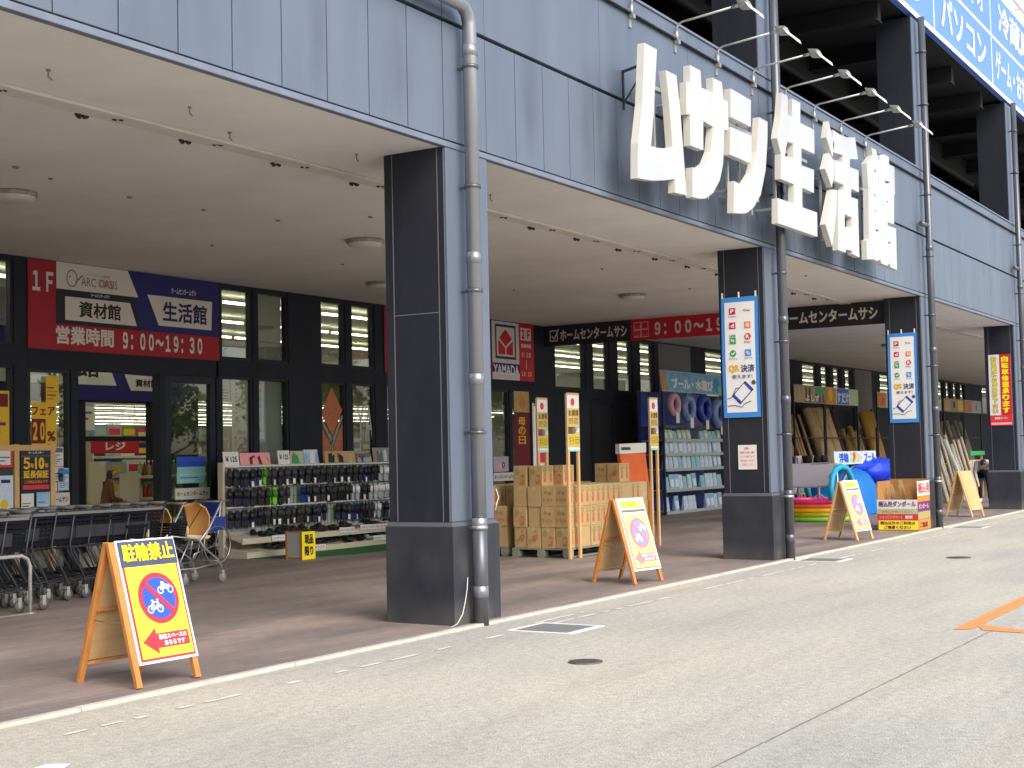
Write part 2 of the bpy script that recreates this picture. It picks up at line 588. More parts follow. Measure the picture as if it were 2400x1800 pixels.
def tone_spots(name, spots, dark):
    """noisy soft-edged spots of a second tone round given points of a painted wall (metres, in x and z)"""
    m = MATS[name]
    n, l = m.node_tree.nodes, m.node_tree.links
    b = n['Principled BSDF']
    src = b.inputs['Base Color'].links[0].from_socket
    tc = n.new('ShaderNodeTexCoord')
    acc = None
    for (x, z, rx, rz, k) in spots:
        mp = n.new('ShaderNodeMapping')
        mp.vector_type = 'POINT'
        mp.inputs['Location'].default_value = (-x / rx, 0, -z / rz)
        mp.inputs['Scale'].default_value = (1 / rx, 0, 1 / rz)
        ln = n.new('ShaderNodeVectorMath')
        ln.operation = 'LENGTH'
        mr = n.new('ShaderNodeMapRange')
        mr.interpolation_type = 'SMOOTHSTEP'
        mr.inputs['From Min'].default_value = 1.0
        mr.inputs['From Max'].default_value = .1
        mr.inputs['To Max'].default_value = k
        l.new(tc.outputs['Object'], mp.inputs[0])
        l.new(mp.outputs[0], ln.inputs[0])
        l.new(ln.outputs['Value'], mr.inputs['Value'])
        if acc is None:
            acc = mr.outputs[0]
        else:
            mx = n.new('ShaderNodeMath')
            mx.operation = 'MAXIMUM'
            l.new(acc, mx.inputs[0])
            l.new(mr.outputs[0], mx.inputs[1])
            acc = mx.outputs[0]
    t = n.new('ShaderNodeTexNoise')
    t.inputs['Scale'].default_value = 2.2
    t.inputs['Detail'].default_value = 5
    mp = n.new('ShaderNodeMapping')
    mp.inputs['Scale'].default_value = (2.2, 1, .5)
    l.new(tc.outputs['Object'], mp.inputs[0])
    l.new(mp.outputs[0], t.inputs['Vector'])
    rp = n.new('ShaderNodeMapRange')
    rp.inputs['From Min'].default_value = .25
    rp.inputs['From Max'].default_value = .7
    l.new(t.outputs[0], rp.inputs['Value'])
    mu = n.new('ShaderNodeMath')
    mu.operation = 'MULTIPLY'
    l.new(acc, mu.inputs[0])
    l.new(rp.outputs[0], mu.inputs[1])
    mix = n.new('ShaderNodeMix')
    mix.data_type = 'RGBA'
    l.new(mu.outputs[0], mix.inputs[0])
    l.new(src, mix.inputs[6])
    mix.inputs[7].default_value = dark + (1,)
    l.new(mix.outputs[2], b.inputs['Base Color'])
SPOTS = [(14.6, 4.75, 1.1, .75, .8), (15.9, 4.65, .8, .6, .7), (17.5, 4.9, 1.2, 1.1, .9), (18.7, 4.5, 1.3, .6, .8), (20.4, 4.5, 1.0, .7, .7), (21.9, 4.6, 1.1, .7, .6), (13.4, 5.1, .7, .8, .7), (10.1, 5.75, .9, .4, .8), (18.3, 5.9, .5, .9, .7), (26.0, 5.5, .5, .9, .6), (34.0, 5.5, .5, .8, .6),
         (6.2, 5.0, .25, .9, .35), (8.6, 4.9, .2, .8, .35), (9.7, 4.9, .3, .9, .4), (11.9, 5.0, .25, .8, .4), (24.6, 5.0, .3, .8, .35)]
tone_spots('fascia_paint', SPOTS, (0.045, 0.05, 0.065))  # fascia turns darker in patches round the letters and pipes
tone_spots('fascia_paint_b', SPOTS, (0.05, 0.055, 0.07))

tone_spots('plinth_dark', [(q + .25, .02, .8, .30, .8) for q in (10.36, 18.12, 25.98, 33.9)] + [(10.5, .55, .3, .25, .35), (18.3, .4, .3, .3, .4)], (0.13, 0.125, 0.112))  # pale dirt splashed up the pillar bases

def asphalt():
    m = bpy.data.materials.new('asphalt')
    m.use_nodes = True
    n, l = m.node_tree.nodes, m.node_tree.links
    b = n['Principled BSDF']
    b.inputs['Roughness'].default_value = .85
    tc = n.new('ShaderNodeTexCoord')
    def noise(sc, det=4, st=None):
        t = n.new('ShaderNodeTexNoise')
        t.inputs['Scale'].default_value = sc
        t.inputs['Detail'].default_value = det
        if st:
            mp = n.new('ShaderNodeMapping')
            mp.inputs['Scale'].default_value = st
            l.new(tc.outputs['Object'], mp.inputs[0])
            l.new(mp.outputs[0], t.inputs['Vector'])
        else:
            l.new(tc.outputs['Object'], t.inputs['Vector'])
        return t.outputs[0]
    def ramp(s, p0, p1, c0, c1):
        r = n.new('ShaderNodeValToRGB')
        r.color_ramp.elements[0].position, r.color_ramp.elements[1].position = p0, p1
        r.color_ramp.elements[0].color, r.color_ramp.elements[1].color = c0 + (1,), c1 + (1,)
        l.new(s, r.inputs[0])
        return r.outputs[0]
    def mix(a, bb, f, mode='MIX'):
        x = n.new('ShaderNodeMix')
        x.data_type = 'RGBA'
        x.blend_type = mode
        if isinstance(f, float):
            x.inputs[0].default_value = f
        else:
            l.new(f, x.inputs[0])
        l.new(a, x.inputs[6])
        l.new(bb, x.inputs[7])
        return x.outputs[2]
    big = ramp(noise(.55, 5, (.6, 1.2, 1)), .35, .68, (0.455, 0.443, 0.385), (0.39, 0.387, 0.352))
    vor = n.new('ShaderNodeTexVoronoi')
    vor.inputs['Scale'].default_value = 95
    l.new(tc.outputs['Object'], vor.inputs['Vector'])
    sp = n.new('ShaderNodeSeparateColor')
    l.new(vor.outputs['Color'], sp.inputs[0])
    grain = ramp(sp.outputs[0], .05, .95, (0.80, 0.80, 0.79), (1.16, 1.16, 1.15))
    c = mix(big, grain, .75, 'MULTIPLY')
    mid = ramp(noise(16, 4), .3, .7, (0.84, 0.83, 0.82), (1.14, 1.14, 1.13))
    c = mix(c, mid, .8, 'MULTIPLY')
    st = ramp(noise(1.6, 6, (.25, 1.8, 1)), .50, .72, (1, 1, 1), (0.84, 0.83, 0.81))
    c = mix(c, st, .7, 'MULTIPLY')
    oil = ramp(noise(3.1, 3), .70, .76, (1, 1, 1), (0.74, 0.73, 0.72))
    c = mix(c, oil, .7, 'MULTIPLY')
    pale = ramp(noise(.23, 3, (1, 1.6, 1)), .42, .62, (0.94, 0.95, 0.97), (1.08, 1.06, 1.0))
    c = mix(c, pale, 1.0, 'MULTIPLY')
    l.new(c, b.inputs['Base Color'])
    bp = n.new('ShaderNodeBump')
    bp.inputs['Strength'].default_value = .5
    bp.inputs['Distance'].default_value = .006
    l.new(vor.outputs['Distance'], bp.inputs['Height'])
    l.new(bp.outputs[0], b.inputs['Normal'])
    MATS['asphalt'] = m
asphalt()
def paving():
    m = bpy.data.materials.new('paving')
    m.use_nodes = True
    n, l = m.node_tree.nodes, m.node_tree.links
    b = n['Principled BSDF']
    b.inputs['Roughness'].default_value = .55
    tc = n.new('ShaderNodeTexCoord')
    br = n.new('ShaderNodeTexBrick')
    br.inputs['Scale'].default_value = 1.0
    br.inputs['Brick Width'].default_value = .2
    br.inputs['Row Height'].default_value = .1
    br.inputs['Mortar Size'].default_value = .004
    br.inputs['Color1'].default_value = (0.262, 0.222, 0.208, 1)
    br.inputs['Color2'].default_value = (0.215, 0.190, 0.181, 1)
    br.inputs['Mortar'].default_value = (0.165, 0.148, 0.142, 1)
    l.new(tc.outputs['Object'], br.inputs['Vector'])
    t = n.new('ShaderNodeTexNoise')
    t.inputs['Scale'].default_value = .7
    t.inputs['Detail'].default_value = 6
    mp = n.new('ShaderNodeMapping')
    mp.inputs['Scale'].default_value = (.5, 2.2, 1)
    l.new(tc.outputs['Object'], mp.inputs[0])
    l.new(mp.outputs[0], t.inputs['Vector'])
    rp = n.new('ShaderNodeValToRGB')
    rp.color_ramp.elements[0].position, rp.color_ramp.elements[1].position = .35, .7
    rp.color_ramp.elements[0].color, rp.color_ramp.elements[1].color = (0.72, 0.72, 0.74, 1), (1.35, 1.25, 1.18, 1)
    l.new(t.outputs[0], rp.inputs[0])
    x = n.new('ShaderNodeMix')
    x.data_type = 'RGBA'
    x.blend_type = 'MULTIPLY'
    x.inputs[0].default_value = 1.0
    l.new(br.outputs['Color'], x.inputs[6])
    l.new(rp.outputs[0], x.inputs[7])
    l.new(x.outputs[2], b.inputs['Base Color'])
    bp = n.new('ShaderNodeBump')
    bp.inputs['Strength'].default_value = .25
    bp.inputs['Distance'].default_value = .004
    bp.invert = True
    l.new(br.outputs['Fac'], bp.inputs['Height'])
    l.new(bp.outputs[0], b.inputs['Normal'])
    MATS['paving'] = m
paving()

# ================================================================== SETTING
def ground_sheet():
    b = MB()
    b.add([(-400, -500, 0), (600, -500, 0), (600, 500, 0), (-400, 500, 0)], [(0, 1, 2, 3)])
    tag(b.build('road', 'asphalt'), kind='structure')
    b = MB()
    ys = [6.87, 9, 11, 13, 15.2]
    vs, fs = [], []
    for y in ys:
        vs += [(-8, y, fz(y)), (84, y, fz(y))]
    for i in range(len(ys) - 1):
        fs.append((2 * i, 2 * i + 1, 2 * i + 3, 2 * i + 2))
    b.add(vs, fs)
    tag(b.build('pavement', 'paving'), kind='structure')
    b = MB()
    x = -8.0
    while x < 84:
        b.box(x, x + 1.992, 6.795, 6.868, -.05, .024 + rnd.uniform(-.002, .002))
        x += 2.0
    tag(b.build('kerb', 'kerb', bevel=.006), kind='structure')
ground_sheet()
def wobbly_strip(name, x0, x1, y, wd, mat, z=.004, gaps=0.0, wob=.01, step=.12, slope=0.0):
    b = MB()
    x = x0
    while x < x1:
        s = step * rnd.uniform(.6, 1.5)
        if rnd.random() >= gaps:
            a, c = rnd.uniform(-wob, wob), rnd.uniform(-wob, wob)
            ya = y + slope * (x - x0)
            h = wd / 2 * rnd.uniform(.75, 1.15)
            b.add([(x, ya - h + a * .3, z), (x + s * 1.0, ya - h + c * .3, z), (x + s * 1.0, ya + h + c * .3, z), (x, ya + h + a * .3, z)], [(0, 1, 2, 3)])
        x += s
    return tag(b.build(name, mat), kind='structure')
wobbly_strip('road_marking', 2.0, 40.0, 6.30, .045, 'line_white', gaps=.42, wob=.02)
wobbly_strip('road_marking', 10.9, 11.8, 6.47, .04, 'line_white', gaps=.1, wob=.02)
wobbly_strip('road_joint', 1.0, 11.7, 2.78, .008, 'crack', gaps=.0, wob=.012, step=.16, slope=-.008)
def paint(name, pts, mat):
    b = MB()
    b.add([(x, y, .004) for x, y in pts], [tuple(range(len(pts)))])
    return tag(b.build(name, mat), kind='structure')
paint('road_marking', [(11.76, 3.0), (11.84, 2.86), (26.0, 2.90), (26.0, 3.06)], 'line_orange')
paint('road_marking', [(11.80, 2.77), (11.74, 2.46), (11.72, .4), (11.88, .4), (11.93, 2.46), (12.16, 2.85), (12.02, 2.85)], 'line_orange')
paint('road_marking', [(13.0, 2.52), (13.35, 2.54), (13.36, 2.46), (13.0, 2.44)], 'line_bright')
paint('road_marking', [(3.9, 5.15), (4.62, 5.45), (4.92, 5.66), (4.86, 5.76), (4.5, 5.72), (3.7, 5.5)], 'line_bright')
paint('road_marking', [(18.15, 6.5), (18.85, 6.53), (18.84, 6.60), (18.14, 6.57)], 'line_bright')

# covers let into the road
def drain_cover(x, y, label):
    t = thing('drain_cover', label, 'drain cover', (x, y, 0), 'drain covers along the kerb', local=True)
    b = MB()
    for k in range(9):
        b.box(-.235 + k * .0533, -.235 + k * .0533 + .038, -.24, .24, .002, .011)
    for yy in (-.25, 0, .24):
        b.box(-.25, .25, yy, yy + .014, .001, .009)
    b.build('grate', 'drain', t)
    b = MB()
    b.box(-.31, -.255, -.32, .32, .001, .008)
    b.box(.255, .31, -.32, .32, .001, .008)
    b.box(-.255, .255, -.32, -.262, .001, .008)
    b.box(-.255, .255, .262, .32, .001, .008)
    b.build('frame', 'line_bright', t)
    return t
dc = drain_cover(10.62, 6.10, 'square drain cover with painted white edge in front of the nearest pillar')
dup(dc, (18.5, 6.42, 0), label='square drain cover in the road in front of the second pillar from the left')
dup(dc, (26.6, 6.42, 0), label='small distant drain cover in front of the third pillar from the left')
def manhole(x, y, r, label):
    t = thing('manhole_cover', label, 'manhole cover', (x, y, 0), local=True)
    b = MB()
    b.lathe([(0, .008), (r * .86, .008), (r * .88, .004), (r * .92, .004), (r * .94, .009), (r, .009), (r, .001)], (0, 0, 0), 36)
    for k in range(-3, 4):
        h = math.sqrt(max(0, (r * .8) ** 2 - (k * r * .22) ** 2))
        b.box(k * r * .22 - .008, k * r * .22 + .008, -h, h, .006, .0115)
    b.build('lid', 'iron', t)
manhole(8.99, 4.92, .125, 'small round dark iron cover in the open road near the middle')
manhole(19.35, 4.82, .16, 'round iron cover far along the road at the right')

# ================================================================== BUILDING
X0, X1 = -8.0, 84.0
YF = 6.985
PX = [2.51, 10.36, 18.12, 25.98, 33.90, 41.80, 49.65, 57.5, 65.4, 73.2]
ZS = 4.30
B = thing('store_building', 'long slate grey store building with open arcade below and parking deck above', 'building')
def near_pillar(x, m=.0):
    return any(p - m < x < p + .70 + m for p in PX)

# fascia: two rows of metal panels over a dark backing
b = MB()
b.box(X0, X1, YF + .06, YF + .30, ZS + .002, 6.69, 0)
b.build('fascia_backing', 'gap_dark', B)
b = MB()
i = 0
for k, p in enumerate([X0 - .7] + PX):
    xa, xb = p + .70 + .008, (PX + [X1])[k] - .008
    n = max(1, round((xb - xa) / .54))
    st = (xb - xa) / n
    for q in range(n):
        b.box(xa + q * st + .006, xa + (q + 1) * st - .006, YF, YF + .07, ZS + .065, 5.440, 0)
        # faint offsets of the sheets
    n = max(1, round((xb - xa) / 2.7))
    st = (xb - xa) / n
    for q in range(n):
        b.box(xa + q * st + .004, xa + (q + 1) * st - .004, YF, YF + .07, 5.478, 6.69, 1)
for p in PX:
    b.box(p - .002, p + .702, YF - .002, YF + .07, ZS + .065, 5.440, 0)
    b.box(p - .002, p + .702, YF - .002, YF + .07, 5.478, 6.69, 1)
b.build('fascia', ['fascia_paint', 'fascia_paint_b'], B, bevel=.004)
b = MB()
b.box(X0, X1, YF - .010, YF + .058, ZS - .004, ZS + .05)
b.build('ledge', 'ledge_paint', B, bevel=.006)
b = MB()
b.box(X0, X1, YF - .02, YF + .26, 6.692, 6.725)
b.build('parapet_cap', 'ledge_paint', B, bevel=.005)
b = MB()
b.box(X0, X1, YF - .012, YF - .002, 6.488, 6.512)
b.tube([(X0, YF - .035, 6.50), (X1, YF - .035, 6.50)], .014, 8)
b.build('lamp_rail', 'black', B)

# soffit slab over the arcade
b = MB()
b.box(X0, X1, YF + .058, 15.2, ZS, ZS + .35)
b.build('soffit', 'soffit_paint', B)
b = MB()
b.box(X0, X1, 8.37, 8.57, ZS - .03, ZS - .001)
strip = b.build('conduit', 'soffit_strip', B, bevel=.006)
xs = [2.1, 3.25, 4.4, 5.52, 6.64, 7.76, 8.90, 10.08, 11.27, 12.4, 13.63, 14.78, 15.92, 17.1, 18.24, 19.36, 20.5, 21.6, 22.75, 23.9, 25.0, 27.2, 28.3, 29.5, 30.6, 31.7, 32.8]
for x in xs:
    m = MB()
    for (dx, dy) in ((.10, -.07), (.14, -.10), (-.08, .07), (-.12, .10)):
        c = (x + dx, 8.555 + dy, ZS - .02)
        m.ell(c, .038, .022, .022, 7, 5, 0, lambda v: v * rnd.uniform(.6, 1.25))
    m.build('spike_cluster', 'soot', strip)
# small marks, anchors and vents under the soffit
b = MB()
for (x, y, s) in [(6.66, 7.85, .035), (8.0, 7.8, .03), (8.82, 8.14, .035), (10.14, 7.81, .025), (12.89, 9.74, .06), (8.67, 10.67, .07), (9.22, 10.84, .05), (10.36, 10.97, .06),
                  (11.37, 10.89, .06), (12.4, 10.71, .06), (12.59, 7.91, .03), (18.69, 9.78, .05), (21.97, 9.82, .05), (21.62, 7.63, .06), (15.77, 12.43, .05), (13.3, 12.6, .05), (20.1, 12.2, .05), (24.3, 9.9, .05), (28.7, 8.1, .05), (29.4, 8.0, .05), (31.0, 10.5, .08)]:
    b.ell((x, y, ZS - .004), s * .6, s * .4, .016, 8, 6, 0, lambda v: v)
    if s < .045:
        b.tube([(x, y, ZS), (x, y, ZS - .05), (x + .03, y, ZS - .07)], .006, 6)
b.build('ceiling_anchor', 'anchor_grey', B)
def round_lamp(x, y, label):
    t = thing('ceiling_lamp', label, 'ceiling lamp', (x, y, ZS), 'round lamps under the arcade soffit', local=True)
    b = MB()
    b.lathe([(0, 0), (.24, 0), (.24, -.045), (.225, -.05)], (0, 0, -.001), 32)
    b.build('rim', 'lamp_grey', t)
    b = MB()
    b.lathe([(.222, -.048), (.21, -.075), (.14, -.098), (0, -.105)], (0, 0, 0), 32)
    b.build('shade', 'off_white', t)
    return t
rl = round_lamp(14.22, 10.84, 'round ceiling lamp nearest left of the front pillar, under the soffit')
for (x, y, l) in [(9.47, 11.7, 'round ceiling lamp at the far left edge under the soffit'), (17.85, 13.3, 'round ceiling lamp half hidden by the front pillar, close to the shop windows'),
                  (22.09, 10.97, 'round ceiling lamp between the first and second pillars under the soffit'), (29.9, 10.97, 'round ceiling lamp beyond the second pillar near the long black banner'), (37.6, 10.97, 'small round ceiling lamp far off beyond the third pillar'),]:
    dup(rl, (x, y, ZS), label=l)

# pillars
for i, p in enumerate(PX):
    top = ZS
    b = MB()
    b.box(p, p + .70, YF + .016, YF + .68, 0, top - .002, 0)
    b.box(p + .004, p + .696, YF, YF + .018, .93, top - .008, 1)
    # edge trims and sheet joints of the cladding
    for (ya, yb) in ((YF + .085, YF + .093), (YF + .585, YF + .593)):
        b.box(p - .003, p + .001, ya, yb, .93, top - .01, 2)
    b.box(p - .004, p + .001, YF + .016, YF + .022, .93, top - .01, 2)
    b.box(p - .003, p + .001, YF + .093, YF + .585, 2.80, 2.808, 2)
    o = b.build('pillar', ['pillar_dark', 'fascia_paint', 'trim_line'], B)
    b = MB()
    b.box(p - .028, p + .742, YF - .032, YF + .712, -.02, .885)
    b.hexa([(p - .028, YF - .032, .885), (p + .742, YF - .032, .885), (p + .742, YF + .712, .885), (p - .028, YF + .712, .885)],
           [(p - .004, YF - .006, .925), (p + .706, YF - .006, .925), (p + .706, YF + .69, .925), (p - .004, YF + .69, .925)], 1)
    b.build('plinth', ['plinth_dark', 'plinth_edge'], o, bevel=.006)
    if i > 1 and p < 60:
        b = MB()
        b.box(p + .01, p + .69, YF + .012, YF + .66, 6.725, 9.55, 0)
        b.box(p + .014, p + .686, YF - .004, YF + .014, 6.73, 9.55, 1)
        b.build('deck_column', ['pillar_dark', 'fascia_paint'], B)
# downpipes
def downpipe(x, y, ztop, r=.064, elbow=False):
    b = MB()
    if elbow:
        b.tube([(x, y, 0.0), (x, y, .93)], r + .004, 18, 1)
    pts = [(x, y, .9 if elbow else 0.0), (x, y, ztop)]
    if elbow:
        pts += [(x - .03, y, ztop + .10), (x - .12, y, ztop + .16), (x - 1.6, y, ztop + .20)]
    b.tube(pts, r, 18)
    for z in (.30, .905, 2.2, 3.3, 5.2):
        if z < ztop:
            b.lathe([(r, -.05), (r + .006, -.048), (r + .006, .048), (r, .05)], (x, y, z), 18)
    o = b.build('downpipe', ['pipe_pale' if elbow else 'pipe_paint', 'pipe_paint'], B)
    for z in (.87, 1.72, 3.0, 3.95, 5.05, 6.2, 7.9, 8.9):
        if z < ztop - .2:
            c = MB()
            c.lathe([(r + .001, -.016), (r + .011, -.016), (r + .011, .016), (r + .001, .016)], (x, y, z), 18)
            c.box(x - .014, x + .014, y + r, YF + .001, z - .012, z + .012)
            c.build('pipe_clamp', 'steel' if z < .9 else 'pipe_paint', o)
downpipe(10.60, 6.85, 5.44, .066, elbow=True)
downpipe(18.43, 6.85, 9.56)
downpipe(26.22, 6.85, 9.56)
downpipe(34.15, 6.85, 9.56)
b = MB()
for x in (26.22, 34.15):
    b.tube([(x - .38, 6.90, 5.62), (x - .05, 6.86, 5.62), (x, 6.85, 5.60)], .045, 12)
b.build('overflow_pipe', 'pipe_paint', B)

# parking deck above
b = MB()
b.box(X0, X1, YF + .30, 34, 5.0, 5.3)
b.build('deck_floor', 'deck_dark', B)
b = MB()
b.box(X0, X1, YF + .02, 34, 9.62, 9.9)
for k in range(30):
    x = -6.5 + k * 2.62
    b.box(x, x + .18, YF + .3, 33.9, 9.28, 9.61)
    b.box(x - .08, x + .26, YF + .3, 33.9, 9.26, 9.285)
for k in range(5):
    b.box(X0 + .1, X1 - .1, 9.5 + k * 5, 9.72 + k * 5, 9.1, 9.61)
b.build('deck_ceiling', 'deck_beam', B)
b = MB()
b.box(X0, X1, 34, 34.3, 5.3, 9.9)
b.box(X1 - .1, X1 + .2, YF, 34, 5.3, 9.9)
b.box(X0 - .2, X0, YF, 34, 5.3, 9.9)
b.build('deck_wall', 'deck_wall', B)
b = MB()
for (x, y) in ((29.3, 14.5), (36.6, 11.0), (22.5, 15.0), (14.0, 15.0)):
    b.box(x, x + .45, y, y + .45, 5.3, 9.27)
b.build('deck_post', 'wall_grey', B)
b = MB()
b.tube([(17, 9.2, 8.8), (40, 9.2, 8.8)], .06, 10)
b.tube([(17, 12.2, 8.6), (44, 12.2, 8.6)], .05, 10)
b.box(17, 44, 13.0, 13.3, 8.35, 8.42)
for k in range(9):
    x = 19 + k * 2.3
    b.tube([(x, 13.1, 8.4), (x + 1.0, 13.1, 9.2)], .02, 6)
b.build('deck_pipework', 'deck_dark', B)
# upper storey with a beige wall above the blue sign
b = MB()
b.box(X0, X1, YF + .10, 30, 9.91, 16.5)
b.build('upper_wall', 'upper_beige', B)
b = MB()
b.tube([(26, 6.93, 12.33), (84, 6.93, 12.33)], .035, 10)
for k in range(12):
    b.tube([(27 + k * 4.5, 6.93, 12.33), (27 + k * 4.5, YF + .1, 12.33)], .02, 8)
b.build('upper_rail', 'white_paint', B)

# ------------------------------------------------------------------ shop front at the back of the arcade
YW = 15.2
def panels(lst, name, mat, y0=YW, y1=YW + .16):
    b = MB()
    for (x0, x1, z0, z1) in lst:
        b.box(x0, x1, y0, y1, z0, z1)
    return b.build(name, mat, B, bevel=.004)
def window(x0, x1, z0, z1, fr=.045, mat='pane_glass', name='window'):
    b = MB()
    y0, y1 = YW + .02, YW + .11
    b.box(x0, x1, y0, y1, z0, z0 + fr)
    b.box(x0, x1, y0, y1, z1 - fr, z1)
    b.box(x0, x0 + fr, y0, y1, z0 + fr, z1 - fr)
    b.box(x1 - fr, x1, y0, y1, z0 + fr, z1 - fr)
    o = b.build(name, 'frame_dark', B)
    g = MB()
    g.box(x0 + fr, x1 - fr, YW + .06, YW + .067, z0 + fr, z1 - fr)
    g.build('pane', mat, o)
    return o
wp = []
zu0, zu1, zl0, zl1 = 3.11, 4.26, .30, 2.85
F0 = .07
def bay_windows(spans, lower=True):
    for (x0, x1) in spans:
        window(x0, x1, zu0, zu1)
        if lower:
            window(x0, x1, zl0, zl1)
def solid(x0, x1, z0=F0, z1=ZS):
    wp.append((x0, x1, z0, z1))
def bay(x0, x1, spans, lower=True):
    """solid wall pieces round upper and lower windows between x0 and x1"""
    e = x0
    for (a, c) in spans:
        if a > e:
            solid(e, a)
        wp.append((a, c, zl1, zu0))
        wp.append((a, c, zu1, ZS))
        wp.append((a, c, F0, zl0) if lower else (a, c, F0, zl1))
        e = c
    if x1 > e:
        solid(e, x1)
    bay_windows(spans, lower)
bay(-8, 12.52, [(8.6, 9.9), (10.02, 10.7), (10.8, 11.5), (11.6, 12.31)])
# first entrance
wp.append((12.52, 16.16, 2.82, ZS))
window(12.54, 13.26, .09, 2.82, .05, 'door_glass')
wp.append((13.26, 13.39, F0, 2.82))
wp.append((14.92, 15.03, F0, 2.82))
d1 = window(15.04, 16.10, .09, 2.82, .11, 'door_glass', 'sliding_door')
wp.append((16.11, 16.22, F0, ZS))
bay(16.22, 20.45, [(16.22, 16.95), (17.06, 17.82), (18.65, 19.33), (19.50, 20.17)])
# second entrance
wp.append((20.45, 25.77, 2.88, ZS))
window(20.5, 21.3, .09, 2.88, .06, 'door_glass')
window(21.4, 22.6, .09, 2.88, .08, 'door_glass', 'sliding_door')
window(22.7, 23.9, .09, 2.88, .08, 'door_glass', 'sliding_door')
window(24.0, 24.76, .09, 2.88, .05, 'door_glass')
window(24.86, 25.62, .09, 2.88, .05, 'door_glass')
for (a, c) in ((20.45, 20.5), (21.3, 21.4), (22.6, 22.7), (23.9, 24.0), (24.76, 24.86), (25.62, 25.77)):
    wp.append((a, c, F0, 2.88))
zu0 = 2.97
zl1 = 2.80
for off in (0, 15.75, 31.5):
    x = 25.77 + off
    bay(x if off == 0 else x + .30, x + 7.9, [(26.71 + off, 28.12 + off), (28.48 + off, 29.29 + off), (29.72 + off, 30.5 + off), (30.93 + off, 31.71 + off)], lower=False)
    bay(x + 7.9, x + 16.05, [(34.9 + off, 36.3 + off), (36.5 + off, 37.9 + off), (38.4 + off, 39.2 + off), (39.6 + off, 40.3 + off)], lower=False)
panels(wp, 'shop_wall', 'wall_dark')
for q_ in ((31.95, 33.9, 2.2, 4.26), (47.7, 49.6, 2.2, 4.26)):
    panels([q_], 'wall_panel', 'wall_grey', YW - .012, YW - .001)
# shuttered dark entrance under the long banner
b = MB()
for k in range(4):
    x = 27.2 + k * 1.05
    b.box(x, x + 1.02, YW - .05, YW - .002, .09, 2.75, 0)
    b.box(x + .1, x + .92, YW - .056, YW - .05, .3, 2.6, 1)
b.build('dark_door', ['frame_dark', 'black'], B)

# ------------------------------------------------------------------ inside the shop
YB = 76.0
b = MB()
b.box(X0, X1, YW + .17, YB, .02, .08)
b.build('shop_floor', 'shop_floor', B)
b = MB()
b.box(X0, X1, YW + .17, YB, ZS + .03, ZS + .3)
b.build('shop_ceiling', 'shop_ceiling', B)
b = MB()
b.box(X0, X1, YB, YB + .2, .08, ZS + .3)
b.box(X0 - .2, X0, YW, YB, .08, ZS + .3)
b.box(X1, X1 + .2, YW, YB, .08, ZS + .3)
b.build('shop_back_wall', 'shop_wall', B)
for r in range(3):
    y = 16.4 + r * 2.28
    lb = MB()
    x = -6 + (r % 2) * .5
    while x < 76:
        lb.box(x, x + 2.46, y - .028, y + .028, ZS - .115, ZS - .075)
        x += 2.62
    lb.build('light_strip', 'lamp_on', B)
for r in range(6):
    y = 46.0 + r * 5.0
    lb = MB()
    x = 34.0
    while x < 80:
        lb.box(x, x + 2.46, y - .03, y + .03, ZS - .11, ZS - .085)
        x += 2.62
    lb.build('light_strip', 'lamp_on', B)
b = MB()
b.box(X0, X1, 22.6, 22.8, 3.55, ZS + .03)
b.build('shop_bulkhead', 'shop_wall', B)
# white boards standing behind two of the windows
panels([(17.09, 17.79, .35, 2.82), (17.09, 17.79, 3.14, 4.23)], 'blind', 'white', YW + .14, YW + .15)
# vestibule of the first entrance: inner header, jambs and doors
b = MB()
b.box(13.6, 18.6, 18.0, 18.15, 2.55, ZS)
b.box(15.55, 16.0, 18.0, 18.12, .08, 2.55)
b.box(17.44, 17.56, 18.0, 18.12, .08, 2.55)
b.box(16.0, 17.44, 18.02, 18.10, 1.90, 1.98)
b.box(18.0, 18.6, 18.0, 18.12, .08, 2.55)
b.build('inner_doorway', 'frame_dark', B)

